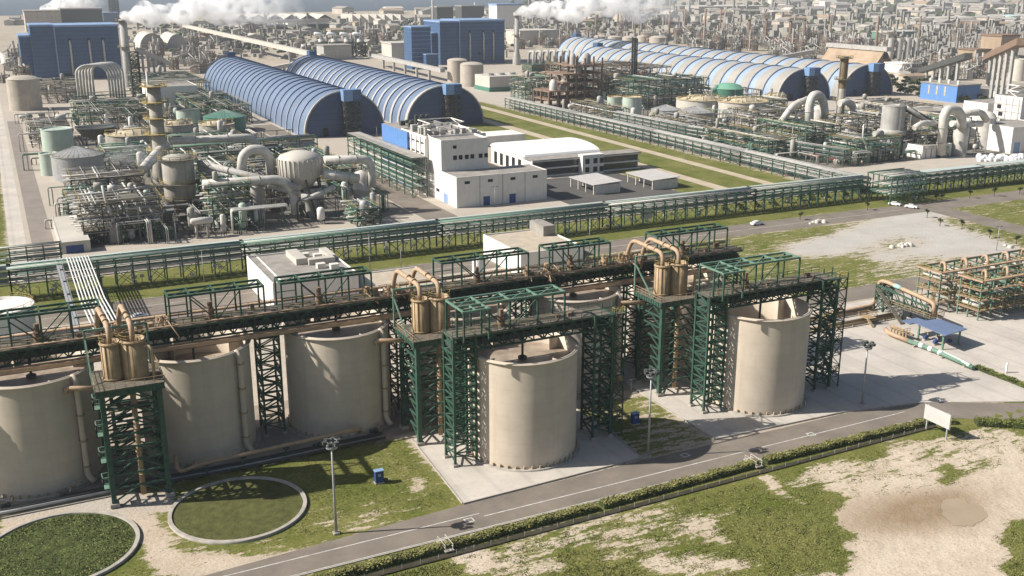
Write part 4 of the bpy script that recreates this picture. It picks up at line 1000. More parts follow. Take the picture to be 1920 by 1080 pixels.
b.build('arched_pipes', WPIPE, t); MB().box(u - 15, v - 1, 0, u + 17, v + 18, z0 - 4).build('cooler_body', DARKS, t)
MB().lattice(u - 16, v - 2, u + 18, v + 19, 0, z0, 3, .3, .4).build('frame', GREEN, t)
u, v = at(262, 220); hq = hgt(262, 220, 97)
t = thing('lattice_mast', 'black lattice mast right of the grey smoking chimney', 'mast', (u, v, 0), 'lattice masts')
for x, y in ((-2.4, -2.4), (2.4, -2.4), (2.4, 2.4), (-2.4, 2.4)): MB().box(u + x - .3, v + y - .3, 0, u + x + .3, v + y + .3, hq).build('leg', DARKS, t)
MB().lattice(u - 2.4, v - 2.4, u + 2.4, v + 2.4, 0, hq, 16, .3, .3, True).build('bracing', DARKS, t)
u, v = at(1187, 190); hq = hgt(1187, 190, 72)
t = thing('lattice_mast', 'black lattice mast before the right pair of arched halls', 'mast', (u, v, 0), 'lattice masts')
for x, y in ((-1.2, -1.2), (1.2, -1.2), (1.2, 1.2), (-1.2, 1.2)): MB().box(u + x - .25, v + y - .25, 0, u + x + .25, v + y + .25, hq).build('leg', DARKS, t)
MB().lattice(u - 1.2, v - 1.2, u + 1.2, v + 1.2, 0, hq, 26, .2, .2, True).build('bracing', DARKS, t)
MB().cyl(u - 2, v, 0, hq + 1, .5, 10).build('flare_pipe', DARKS, t)
stack_at(243, 165, 15, 36, 'grey chimney with white steam beside the left blue building', GREY, 1.25, 2)
PR = [(92, 284, 128, 302, 2, 5, 'dark pipe structure just before the first arched hall', 16), (110, 205, 122, 262, 2, 5, 'steel structure beside the tall pipe rack', 14), (104, 150, 112, 164, 2, 3, 'small pipe structure at the kerb below the absorber', 8), (20, 164, 44, 190, 3, 4.2, 'green pipe cluster in front of the silver tank, lit by steam', 16), (18, 198, 42, 224, 2, 3.6, 'low green steel structure behind the corner tank', 12), (60, 166, 73, 188, 3, 5, 'dark steel structure right of the process tower', 10),
      (80, 190, 90, 212, 3, 5, 'dark braced steel structure left of the converter', 9), (62, 204, 78, 230, 3, 4.5, 'steel structure behind the process tower', 12), (82, 218, 112, 240, 2, 4.5, 'jumbled pipe structure behind the converter', 14),
      (22, 238, 48, 262, 2, 4, 'piped steel structure beside the chimney foot', 12), (66, 262, 116, 296, 2, 3.6, 'wide low pipe structure below the dark green tank', 16), (40, 304, 64, 332, 2, 3.6, 'low piped structure right of the silver conical tank', 10),
      (14, 385, 32, 424, 2, 5, 'steel structure behind the mint tanks', 10), (72, 318, 104, 350, 2, 4, 'steel structure before the left thickeners', 12), (40, 440, 84, 490, 2, 6, 'dark steel structure below the cooler battery', 12),
      (20, 590, 56, 650, 2, 6, 'low steel structure beside the tan tank', 10), (104, 430, 132, 520, 2, 5, 'pipe structure left of the first arched hall', 12), (90, 540, 130, 640, 2, 7, 'far steel structure under the black mast', 12)]
for i, (a, b_, c, d, nf, fh, lab, np_) in enumerate(PR): process_rack(a, b_, c, d, nf, fh, lab, 100 + i, pipes=np_, m=GREEN if i % 3 else DARKS)
pipe_rack(at(786, 297, 15), at(664, 250, 15), 6, 15, 'tall many-tiered pipe rack left of the white office block', step=8, pipes=6, levels=[4, 7, 10, 12.5, 15], seed=61, cover=(-3, 3, .3, GREYR))
pipe_rack((62, 272), (126, 276), 5, 13, 'dark elevated pipe rack before the first arched hall', step=8, pipes=6, levels=[9.5, 13], seed=62)
pipe_rack((-6, 146), (12, 146), 3, 6, 'small green pipe crossing over the perimeter road', step=4, pipes=4, seed=63)
def small_building(u0, v0, u1, v1, h, label, m=WHITE, roofm=GREYR, name='building', wins=(), door=None, cat='building', group=None, parapet=.4):
    t = thing(name, label, cat, (u0, v0, 0), group)
    MB().box(u0, v0, 0, u1, v1, h).build('walls', m, t)
    MB().box(u0 + .3, v0 + .3, h, u1 - .3, v1 - .3, h + .12).build('roof', roofm, t)
    if parapet:
        b = MB(); p = parapet; b.box(u0, v0, h, u1, v0 + .3, h + p); b.box(u0, v1 - .3, h, u1, v1, h + p); b.box(u0, v0 + .3, h, u0 + .3, v1 - .3, h + p); b.box(u1 - .3, v0 + .3, h, u1, v1 - .3, h + p); b.build('parapet', m, t)
    for (face, a, z, ww, hh_) in wins:
        if face == 'f': MB().box(a, v0 - .06, z, a + ww, v0 + .02, z + hh_).build('window', GLASS, t)
        else: MB().box(u0 - .06, a, z, u0 + .02, a + ww, z + hh_).build('window', GLASS, t)
    if door: a, ww, hh_, dm = door; MB().box(a, v0 - .07, 0, a + ww, v0 + .02, hh_).build('door', dm, t)
    return t
small_building(12.5, 156, 21, 196, 3.4, 'long low building with pale flat roof at the unit corner', CREAM, CREAM, parapet=.2, door=(14, 5, 2.4, CABBLUE))
small_building(88, 520, 118, 560, 14, 'white low block behind the arched cooler pipes', WHITE, GREYR)

# ------------------------------------------------------------------ white blocks in the middle
t = small_building(146, 163.6, u_at(1025, 163.6), v_at(829, 146) - .2, 11, 'low white hall with dark flat roof and four dark vents', WHITE, GREYR, 'workshop', parapet=.3)
u1 = u_at(1025, 163.6)
for k in range(4):
    x = 146 + (u1 - 146) * (k + .35) / 4; MB().box(x, 163.5, 8.6, x + 2, 163.62, 9.6).build('vent', BLACK, t)
for k in range(1, 4): MB().box(146 + (u1 - 146) * k / 4 - .1, 163.45, 0, 146 + (u1 - 146) * k / 4 + .1, 163.6, 11).build('pilaster', GREY, t)
for k in (1.15, 2.3): MB().box(146 + (u1 - 146) * k / 4, 163.52, 0, 148.6 + (u1 - 146) * k / 4, 163.62, 3.4).build('door', CABBLUE, t)
MB().box(145.92, 172, 0, 146.02, 176, 3.6).build('door', LBLUE, t); MB().box(145.92, 180, 3, 146.02, 183, 4.2).build('window', GLASS, t)
vt = v_at(829, 146); vt2 = v_at(806, 146); vt3 = v_at(783, 146)
t = small_building(146, vt, u_at(915, vt, 15), vt2, 22, 'tall white block with a row of small square windows', WHITE, GREYR, 'office_block', parapet=.8)
ua = u_at(915, vt, 15)
for k in (.25, .37, .5, .62, .8, .92): MB().box(146 + (ua - 146) * k, vt - .1, 15.2, 147.5 + (ua - 146) * k, vt + .02, 16.8).build('window', BLACK, t)
MB().box(146 + (ua - 146) * .25, vt - .1, 19.4, 147.4 + (ua - 146) * .25, vt + .02, 20.6).build('window', BLACK, t)
t = small_building(145, vt2 + .2, 170, vt3 + 14, 22, 'white frame building with rooftop plant behind the tall block', WHITE, GREYR, 'process_building', parapet=.6)
dv_ = vt3 + 13 - vt2
for k in range(6): MB().box(144.6, vt2 + .5 + k * dv_ / 5.4, 0, 145, vt2 + 1.5 + k * dv_ / 5.4, 22).build('pilaster', WHITE, t)
for k in range(5): MB().box(144.8, vt2 + .6, 3.5 + k * 4, 144.98, vt3 + 13, 4.1 + k * 4).build('floor_band', DARKS, t)
b = MB(); rr = random.Random(9)
for k in range(26): x, y, s_ = rr.uniform(146, 166), rr.uniform(vt2 + 2, vt3 + 10), rr.uniform(.8, 3); b.box(x, y, 22.1, x + s_, y + s_ * rr.uniform(.5, 1.4), 22.3 + rr.uniform(.8, 3))
b.build('roof_units', GREY, t)
MB().lattice(148, vt2 + 3, 162, vt2 + 16, 22, 27, 2, .2, .3).build('roof_frame', WHITE, t)
b = MB()
for k in range(3): b.cyl(150 + k * 2.4, vt3 + 10, 22, 28, .8, 10)
b.build('roof_vents', DARKS, t)
vb = v_at(766, 144); vb2 = v_at(719, 144)
t = thing('blue_clad_block', 'light blue clad block with dark flat roof before the first arched hall', 'building', (144, vb, 0))
MB().box(144, vb, 0, 168, vb2, 22).build('walls', mat('sky_blue_cladding', (.10, .22, .48), .55, .1, bands=(2.2, .12, 'Y')), t); MB().box(144.4, vb + .4, 22, 167.6, vb2 - .4, 22.15).build('roof', GREYR, t)
b = MB(); rr = random.Random(19)
for k in range(12): x, y, s_ = rr.uniform(147, 162), rr.uniform(vb + 3, vb2 - 5), rr.uniform(.8, 2.4); b.box(x, y, 22.1, x + s_, y + s_, 22.3 + rr.uniform(.8, 3))
b.build('roof_units', DARKS, t)
small_building(174, 236, 188, 262, 8, 'low white shed beside the rooftop plant', WHITE, WHITE, parapet=0)
small_building(205, 290, 238, 306, 5, 'long low white building behind the white vaulted hall', WHITE, WHITE, parapet=0)
u0, v0 = at(985, 327); u1 = u_at(1122, v0); v1 = v0 + 34
t = thing('vaulted_hall', 'white hall with low vaulted white roof and arcaded end', 'hall', (u0, v0, 0))
MB().box(u0, v0, 0, u1, v1, 7.4).build('walls', WHITE, t)
b = MB(); n = 12; o = []
for x in (u0 - .4, u1 + .4):
    for k in range(n + 1): a = math.pi * k / n; o.append((x, (v0 + v1) / 2 - (v1 - v0 + 1) / 2 * math.cos(a), 7.45 + 3.0 * math.sin(a)))
b.add(o, [(k, k + 1, n + 2 + k, n + 1 + k) for k in range(n)] + [tuple(range(n + 1)), tuple(range(n + 1, 2 * n + 2))[::-1]])
b.build('vaulted_roof', mat('white_sheet', (.80, .79, .77), .6, .04), t)
for k in range(5): MB().box(u0 - .07, v0 + 4 + k * 6, .3, u0 + .02, v0 + 7 + k * 6, 5.6).build('opening', BLACK, t)
MB().box(u0 - .08, v0 + .6, .2, u0 + .02, v0 + 3.2, 3.6).build('door', LBLUE, t)
for k in range(9): x = u0 + 3 + k * (u1 - u0 - 6) / 8.5; MB().box(x, v0 - .06, 5, x + 2, v0 + .02, 6.2).build('window', GLASS, t)
ua, va = at(1000, 334); ub = u_at(1198, va)
t = thing('office_wing', 'two storey office wing with dark glazing and white portal before the vaulted hall', 'office', (ua, va, 0))
L = ub - ua; d = min(10, v0 - va - 1)
MB().box(ua, va + 1, 0, ub, va + d, 6.8).build('walls', WHITE, t)
for z in (0.1, 3.3, 6.5): MB().box(ua - .6, va - .2, z, ub + .6, va + 1, z + .55).build('floor_slab', WHITE, t)
MB().box(ua + .5, va + .5, .7, ua + L * .42, va + .98, 6.4).build('glazing', GLASS, t); MB().box(ua + L * .62, va + .5, .7, ub - .5, va + .98, 6.4).build('glazing', GLASS, t)
MB().box(ua - .6, va - .4, 7.06, ub + .6, va + d + .4, 7.4).build('roof', GREYR, t)
MB().box(ua + L * .42, va - 3, 0, ua + L * .62, va + 1, 8.4).build('portal', WHITE, t)
for k in (.445, .52, .58):
    for z in (1, 4.6): MB().box(ua + L * k, va - 3.06, z, ua + L * k + 2, va - 2.98, z + 2.2).build('window', BLACK, t)
for i, (px, py) in enumerate(((1115, 365), (1225, 356))):
    a, c = at(px, py)
    t = thing('open_shed', ['open fronted grey shed, left one on the dark car park', 'open fronted grey shed, right one on the dark car park'][i], 'shed', (a, c, 0), 'open sheds on the car park')
    MB().box(a + 5, c, 0, a + 11.5, c + 18, 3.6).build('back_room', WHITE, t)
    b = MB(); b.add([(a - 1, c - .8, 3.7), (a + 12, c - .8, 4.3), (a + 12, c + 19, 4.3), (a - 1, c + 19, 3.7), (a - 1, c - .8, 3.95), (a + 12, c - .8, 4.55), (a + 12, c + 19, 4.55), (a - 1, c + 19, 3.95)], [(3, 2, 1, 0), (4, 5, 6, 7), (0, 1, 5, 4), (1, 2, 6, 5), (2, 3, 7, 6), (3, 0, 4, 7)])
    b.build('roof', mat('shed_roof', (.42, .40, .38), .8, .1), t)
    for k in range(4): MB().box(a - .5, c + k * 6, 0, a - .2, c + .3 + k * 6, 3.7).build('post', WHITE, t)
    MB().box(a, c - .1, 0, a + 11.5, c, 3.6).build('end_wall', WALLW, t)
# white buildings between the tanks and the long rack
t = small_building(56, 69, 78, 98, 7.6, 'white flat roofed building with tan ducts and air units on the roof', WHITE, GREYR, 'control_building', parapet=.5)
b = MB(); b.box(66, 84, 7.7, 69, 95, 9.4); b.box(69, 82.5, 7.7, 76, 85, 9.2); b.box(75, 85, 7.7, 77, 94, 9.2); b.build('roof_ducts', CREAM, t)
for k, (x, y) in enumerate(((69, 90), (72, 88), (70, 78), (73, 76))): MB().box(x, y, 7.7, x + 2.2, y + 1.8, 9.0).build('air_unit', WALLW, t)
MB().box(58.5, 69.5, 7.72, 58.9, 97, 7.9).build('cable_tray', WHITE, t)
ua, va = at(985, 483, 6)
t = small_building(126, 72, 146, 97, 6.4, 'cream flat roofed building behind the fourth and fifth tank frames', WHITE, mat('cream_flat_roof', (.42, .36, .28), .9, .15), 'switch_building', parapet=.5)
MB().box(141.5, 88, 6.5, 145.5, 97, 9.6).build('roof_room', GREYR, t)
small_building(82, 62, 98, 80, 4.2, 'low white annex with flat tan roof behind the middle hopper tower', WHITE, MATS['cream_flat_roof'], 'annex')
t = thing('water_tank', 'slim white upright tank behind the fourth tank frame', 'tank', (112, 70, 0)); MB().lathe(112, 70, [(1.6, 0), (1.6, 7), (1.2, 7.6), (.01, 7.8)], 20).build('shell', WHITE, t); MB().rail([(112 + 1.6 * math.cos(k * .785), 70 + 1.6 * math.sin(k * .785)) for k in range(9)], 7.4, .9, .07).build('handrail', YELLOW, t)
u, v, r = round_spot(10, 650, 118)
tank_at(8, 656, 124, 592, 'pale blue grey tank with white flat top cut by the left edge', mat('blue_grey_paint', (.40, .45, .44), .6, .08, streak=.15), 'open', capm=WHITE, rail=True)

# ------------------------------------------------------------------ arched halls and blue buildings
GABLE = mat('gable_navy', (.043, .074, .145), .55, .12, .15, bands=(3.0, .15))
HALLB = mat('hall_blue_sheet', (.135, .18, .26), .5, .12, .1)
HALLP = mat('hall_pale_sheet', (.27, .345, .45), .5, .1, .1)
HGREY = mat('hall_grey_sheet', (.30, .285, .255), .65, .14, .1)
HCREAM = mat('hall_cream_sheet', (.40, .385, .35), .6, .12, .1)
def arched_hall(uc, hw, v0, v1, H_, bay, label, fr=.45, bm_=None, cr=None):
    t = thing('arched_hall', label, 'warehouse', (uc, v0, 0), 'blue arched storage halls'); N = 20
    prof = [(uc - hw * math.cos(math.pi * k / N), H_ * math.sin(math.pi * k / N) ** .92) for k in range(N + 1)]
    n = round((v1 - v0) / bay); d = (v1 - v0) / n
    def strip(ya, yb, off, mb):
        o = []
        for y in (ya, yb):
            for k, (x, z) in enumerate(prof):
                a = math.pi * k / N; o.append((x - off * math.cos(a), y, z + off * math.sin(a)))
        mb.add(o, [(k + 1, k, N + 1 + k, N + 2 + k) for k in range(N)], True)
    for i in range(n):
        a = v0 + i * d; b = MB(); strip(a, a + d * fr, 0, b); b.build('roof_panel', cr or HCREAM, t)
        b = MB(); strip(a + d * fr, a + d, 0, b); b.build('blue_panel', bm_ or HALLB, t)
    for i in range(n + 1):
        b = MB(); y = v0 + i * d
        for k in range(N): b.beam((prof[k][0], y, prof[k][1] + .2), (prof[k + 1][0], y, prof[k + 1][1] + .2), .9, .7)
        b.build('rib', RIB if i else HCREAM, t)
    g = MB(); g.add([(x, v0 + .2, z) for x, z in prof], [tuple(range(N + 1))]); g.build('gable_wall', GABLE, t); MB().add([(x, v1 - .2, z) for x, z in prof], [tuple(range(N + 1))[::-1]]).build('gable_wall', GABLE, t)
    hd = thing  # head house on the gable
    s_ = 5.5; b = MB().box(uc - 2, v0 - 6, H_ * .80, uc + 2 + s_, v0 - .2, H_ + 1.2); b.build('head_house', mat('head_house_blue', (.15, .26, .44), .55, .1), t)
    MB().box(uc + 3.2, v0 - 6.3, H_ * .80, uc + 7.6, v0 - 6.02, H_ + 1.0).build('head_house_front', BLUE, t)
    MB().lattice(uc - 1.6, v0 - 5.6, uc + 7, v0 - .8, 0, H_ * .8, 5, .4, .45, True).box(uc - 1, v0 - 5, 0, uc - .2, v0 - 1, H_ * .8).build('head_steelwork', DARKS, t)
    MB().box(uc - hw * .55, v0 - .05, 0, uc - hw * .42, v0 + .18, 4.6).build('door', BLACK, t)
    MB().box(uc - 3, v1 - 3, H_ - .5, uc + 3, v1 + 5, H_ + 3.2).build('rear_head_house', BLUE, t)
    return t
arched_hall(165, 22, 357, 640, 23.4, 12.5, 'ribbed blue and cream arched hall, leftmost of the front pair', .2)
arched_hall(228, 23.5, 370, 640, 22.4, 12.5, 'ribbed blue and cream arched hall behind the white office block', .34)
arched_hall(500, 23, 383, v_at(1122, 500, 20), 20.8, 16, 'pale ribbed arched hall with gable before the right chimney', .62, HALLP, HGREY)
arched_hall(560, 24, 385, v_at(1082, 560, 20), 21.4, 16, 'pale ribbed arched hall at far right with gable beside the brown shed', .62, HALLP, HGREY)
def blue_works(px0, px1, v, ytop, label, depth, side, opens=True):
    u0, u1 = u_at(px0, v, 20), u_at(px1, v, 20); h = on_v(px0, ytop, v)[2]
    t = thing('boiler_house', label, 'industrial building', (u0, v, 0), 'tall blue boiler houses')
    MB().box(u0, v, 0, u1, v + depth, h).build('walls', BLUE, t)
    MB().box(u0 - .6, v - .6, h, u1 + .6, v + depth + .6, h + 1.6).build('roof', LBLUE, t)
    for k in range(1, 10): MB().box(u0 - .1, v - .14, h * k / 10, u1 + .1, v, h * k / 10 + .35).build('cladding_rail', BLUE, t)
    MB().box(u0 - .5, v - .5, 0, u0 + .4, v - .15, h).build('corner_trim', LBLUE, t)
    L = u1 - u0
    for k in (.22, .52, .74):
        x = u0 + L * k; MB().tube([(x, v - 1.2, h * .08), (x, v - 1.2, h * .68), (x, v + .2, h * .74)], .75, 8, 1).build('flue_pipe', WPIPE, t)
        MB().box(x - 1.2, v - .22, h * .70, x + 1.2, v - .16, h * .78).build('opening', BLACK, t)
    MB().box(u0 + L * .4, v - .3, h * .22, u0 + L * .46, v - .16, h * .28).build('opening', BLACK, t); MB().box(u0 + L * .05, v - .3, 2, u0 + L * .2, v - .16, h * .12).build('opening', BLACK, t)
    for a, c, hf, dv in side:
        x0, x1 = u_at(a, v, 20), u_at(c, v, 20)
        MB().box(x0, v + dv, 0, x1 - .01, v + depth * .9 + dv, h * hf).build('side_block', BLUE, t); MB().box(x0 - .5, v + dv - .5, h * hf, x1 + (-.7 if dv >= 0 else .2), v + depth * .9 + dv, h * hf + 1.4).build('side_roof', LBLUE, t)
        for k in range(1, 10): MB().box(x0 - .1, v + dv - .12, h * hf * k / 10, x1 - .02, v + dv, h * hf * k / 10 + .3).build('cladding_rail', BLUE, t)
    return t
blue_works(107, 226, 770, 51, 'tall blue clad boiler house with bright blue roof at upper left', 46, ((62, 107, 1.02, 1), (40, 62, .82, 6)))
blue_works(862, 946, 770, 41, 'tall blue clad boiler house at upper centre beside the smoking stack', 46, ((826, 862, .99, 1), (815, 826, .72, 8)))
t = thing('transfer_tower', 'slim stepped blue tower left of the central boiler house', 'tower', (*at(793, 138), 0)); v = 735; u0, u1 = u_at(772, v, 20), u_at(808, v, 20); h = on_v(772, 52, v)[2]
MB().box(u0, v, 0, u1, v + 20, h).build('walls', BLUE, t); MB().box(u0 - .4, v - .4, h, u1 + .4, v + 20.4, h + 1).build('roof', LBLUE, t); MB().box(u_at(792, v), v - 10, 0, u1 + 3, v - .05, h * .36).build('porch', BLUE, t); MB().box(u_at(792, v) - .3, v - 10.3, h * .36, u1 + 3.3, v - .05, h * .38).build('porch_roof', LBLUE, t)
for k in range(1, 10): MB().box(u0 - .12, v - .12, h * k / 10, u1 + .12, v, h * k / 10 + .3).build('cladding_rail', LBLUE, t)
STK2 = stack_at(969, 122, 9, 28, 'grey stack pouring white steam right of the central boiler house', GREY, 1.7, 2)
tank_at(858, 156, 38, 114, 'tan tank, left one of two below the central boiler house', BEIGE, 'dome', .2)
tank_at(885, 163, 44, 122, 'tan tank, front one of two below the central boiler house', BEIGE, 'dome', .2)

# ------------------------------------------------------------------ right process unit
tank_at(1130, 212, 22, 192, 'small pale tank left of the mint pair', GREY, 'cone', .4)
tank_at(1151, 220, 27, 183, 'left mint tank of the pair under an ochre walkway', MINT, 'open', capm=YTOP, rail=True)
tank_at(1184, 226, 36, 184, 'right mint tank of the pair under an ochre walkway', MINT, 'open', capm=YTOP, rail=True)
tank_at(1247, 234, 55, 208, 'silver cone roofed tank, left and farther one beside the receding rack', STEEL, 'cone', .3, STEEL)
tank_at(1303, 240, 66, 213, 'silver cone roofed tank, right and nearer one beside the receding rack', STEEL, 'cone', .3, STEEL, rail=True)
tank_at(1363, 200, 58, 168, 'green domed tank before the right arched halls', DGREEN, 'dome', .35, mat('green_dome', (.16, .34, .24), .5, .1))
thickener(1312, 222, 92, 190, 'wide cream thickener with littered top before the green domed tank'); thickener(1388, 226, 100, 194, 'wide cream thickener right of the green domed tank')
thickener(1452, 205, 40, 182, 'small flat cream tank beside the right hall gable')
t, u, v, r, h = stack_at(1570, 262, 16, 106, 'tall ringed chimney with rusty brown upper half', DIRTY, 1.25, 3, top=mat('rusty_stack', (.20, .15, .09), .8, .2))
vr = v
duct([on_v(1517, 240, vr - 6), on_v(1518, 196, vr - 6), on_v(1524, 178, vr - 6), on_v(1538, 178, vr - 6), on_v(1545, 196, vr - 6), on_v(1545, 222, vr - 6)], 2.2, 'pale arched duct left of the rusty chimney')
duct([on_v(1460, 236, vr), on_v(1488, 196, vr), on_v(1522, 184, vr)], 1.7, 'pale duct climbing from lower left toward the arched duct')
duct([on_v(1492, 228, vr - 2), on_v(1494, 214, vr - 2), on_v(1518, 212, vr - 2)], .9, 'thin pale pipe below the climbing duct')
duct([on_v(1574, 194, vr - 4), on_v(1590, 190, vr - 4), on_v(1600, 200, vr - 4), on_v(1601, 218, vr - 4)], 1.8, 'ochre duct from the rusty chimney to the white vessel')
tank_at(1535, 246, 30, 206, 'white vessel under the pale arched duct', WPIPE, rise=.5, name='vessel', cat='vessel'); tank_at(1598, 250, 27, 216, 'white vessel right of the rusty chimney', WHITE, rise=.6, name='vessel', cat='vessel')
t, u, v, r, h = tank_at(1667, 292, 42, 200, 'tall pale grey silo with a dark conveyor at its top', GREY, 'open', name='silo', cat='silo')
MB().lathe(u, v, [(r, h * .4), (r * 1.25, h * .42), (r * 1.25, h * .5), (r, h * .52)], 28).build('belt', GREY, t)
duct([(u + r * .5, v - r * .4, h), on_v(1776, 246, v - 2)], 1.5, 'dark slanting conveyor from the grey silo down to the right', DARKS)
duct([(u + r * .5, v - r * .4 - 3, h - .5), on_v(1770, 249, v - 5)], .9, 'paler second tube below the slanting silo conveyor', GREY)
tank_at(1742, 262, 74, 208, 'wide grey tank behind the slanting silo conveyor', BEIGE, 'cone', .1, GREYR)
tank_at(1797, 292, 28, 240, 'bulging pale vessel under the right horseshoe duct', WPIPE, rise=.7, name='vessel', cat='vessel'); tank_at(1843, 280, 34, 222, 'round pale vessel before the tall white building', WPIPE, rise=.7, name='vessel', cat='vessel')
vr2 = at(1797, 292)[1]
duct([on_v(1764, 290, vr2), on_v(1770, 218, vr2), on_v(1776, 206, vr2), on_v(1794, 206, vr2), on_v(1803, 218, vr2), on_v(1803, 240, vr2)], 2.2, 'horseshoe shaped pale duct at the right process unit')
duct([on_v(1804, 212, vr2 + 6), on_v(1840, 210, vr2 + 6), on_v(1850, 226, vr2 + 6)], 1.6, 'level pale duct right of the horseshoe duct')
duct([on_v(1784, 232, vr2 + 4), on_v(1840, 232, vr2 + 4)], 1.5, 'straight pale duct between the two round vessels')
duct([on_v(1714, 240, vr2 + 3), on_v(1730, 230, vr2 + 3), on_v(1762, 232, vr2 + 3)], 1.3, 'short pale elbow duct before the wide grey tank')
t, u, v, r, h = tank_at(1622, 306, 16, 288, 'small pinkish tank in front of the grey silo', BEIGE, rise=.4)
duct([(u, v, h), (u, v, h + 3), (u - 3, v, h + 7), (u - 3, v, h + 13)], .4, 'thin kinked white vent on the small pinkish tank', flange=False)
a, c = at(1728, 298); small_building(a, c, u_at(1782, c), c + 12, 5.6, 'small white substation with blue doors below the horseshoe duct', WHITE, GREYR, door=(u_at(1754, c), 3, 3.4, CABBLUE))
PR2 = [(345, 172, 372, 190, 2, 5, 'green pipe structure at the near corner of the right unit', 14), (372, 200, 396, 222, 3, 5, 'dark steel structure round the grey silo', 12), (412, 182, 428, 198, 3, 5, 'dark steel structure below the horseshoe duct', 12), (388, 172, 402, 186, 2, 5, 'dark piped structure right of the grey silo', 10),
       (345, 205, 366, 240, 3, 4, 'green structure in front of the rusty chimney', 14), (352, 250, 384, 275, 3, 4.5, 'dark steel structure below the ducts of the rusty chimney', 12), (318, 200, 334, 250, 2, 4, 'low green pipe structure beside the receding rack', 12), (322, 270, 340, 304, 2, 4, 'green steel structure under the wide thickeners', 12),
       (422, 222, 428, 262, 2, 5, 'pipe structure behind the wide grey tank', 12), (318, 335, 328, 385, 2, 4, 'green steel structure left of the silver tanks', 10), (362, 384, 420, 420, 3, 6, 'grey pipe structure under the black flare mast', 14), (455, 255, 490, 300, 2, 5, 'pale pipe structure beside the blue wall', 14), (424, 330, 440, 352, 2, 4, 'dark structure behind the cream thickeners', 10)]
for i, (a, b_, c, d, nf, fh, lab, np_) in enumerate(PR2): process_rack(a, b_, c, d, nf, fh, lab, 200 + i, pipes=np_, m=GREEN if i % 2 == 0 else DARKS)
pipe_rack((318, 262), (336, 168), 5, 7.5, 'pale green pipe rack running toward the pinkish tank', step=8, pipes=5, seed=70, pm=GREY); pipe_rack((316, 330), (318, 262), 5, 7.5, 'pale green pipe rack below the silver tanks', step=8, pipes=5, seed=71, pm=GREY)
t = thing('pump_row', 'row of small pumps on a red plinth at the edge of the right unit', 'pumps', (*at(1530, 293), 0)); a = at(1492, 286); c = at(1572, 302)
MB().beam((*a, .4), (*c, .4), 1.4, .8).build('plinth', RED, t)
for k in range(8): x, y = a[0] + (c[0] - a[0]) * k / 7.5, a[1] + (c[1] - a[1]) * k / 7.5; MB().cyl(x, y, .8, 2.0, .5, 8).build('pump', CREAM, t)
u0, v0 = at(1906, 268); v1 = v_at(1856, u0)
t = small_building(u0, v0, u0 + 30, v1, hgt(1906, 268, 186), 'tall white building with floor bands and small windows at right edge', WHITE, GREYR, 'process_building', parapet=.8)
hb = hgt(1906, 268, 186)
for k in range(1, 6): MB().box(u0 - .12, v0 + .2, hb * k / 6, u0 - .02, v1, hb * k / 6 + .5).build('floor_band', GREY, t)
for k in range(4): MB().box(u0 - .14, v0 + (v1 - v0) * (k + .3) / 4.2, 0, u0 - .02, v0 + .6 + (v1 - v0) * (k + .3) / 4.2, hb).build('pilaster', GREY, t)
for k in range(7): y, z = v0 + 2 + (v1 - v0 - 5) * ((k * 23) % 52) / 52, hb * ((k * 7) % 5 + .4) / 6; MB().box(u0 - .16, y, z, u0 - .02, y + 2.4, z + 2).build('window', BLACK, t)
b = MB(); b.lattice(u0 + 4, v0 + 6, u0 + 18, v1 - 4, hb, hb + 6, 2, .3, .5); b.build('roof_frame', WHITE, t)
small_building(u0 - 1, v1 + 3, u0 + 24, v_at(1800, u0 - 1), hb * .8, 'white building with frame behind the tall white block at right', WHITE, GREYR)
a, c = at(1925, 290); small_building(a - 4, c + 6, a + 24, c + 26, 12, 'white block with blue door cut by the right edge', WHITE, GREYR, door=(a - 2, 4, 5, LBLUE))
u0, v0 = at(1792, 193); hb = hgt(1792, 193, 162)
t = thing('blue_clad_shed', 'bright blue clad shed with cream stripes at the right', 'building', (u0, v0, 0))
v1 = v_at(1724, u0)
MB().box(u0, v0, 0, u0 + 22, v1, hb).build('walls', MATS['sky_blue_cladding'], t); MB().box(u0 - .4, v0 - .4, hb, u0 + 22.4, v1 + .4, hb + .8).build('roof', GREYR, t)
for k in range(3): MB().box(u0 - .15, v0 + (v1 - v0) * (.3 + k * .22), hb * .35, u0 - .02, v0 + (v1 - v0) * (.34 + k * .22), hb * .92).build('stripe_panel', YTOP, t)
for k in range(4): MB().cyl(u0 + 4, v0 + (v1 - v0) * (.1 + k * .25), hb + .8, hb + 3.4, .9, 8).build('roof_vent', WHITE, t)
b = MB(); rr = random.Random(77); q = thing('stored_bags', 'heap of white and blue bags beside the right pipe rack', 'bags', (*at(1870, 300), 0))
for k in range(60): x, y = at(1835 + rr.random() * 80, 295 + rr.random() * 8); s_ = rr.uniform(.8, 1.6); b.lathe(x, y, [(s_, 0), (s_ * 1.05, s_ * .6), (s_ * .6, s_ * 1.3), (.01, s_ * 1.4)], 7)
b.build('bags', CARW, q, kind='stuff')
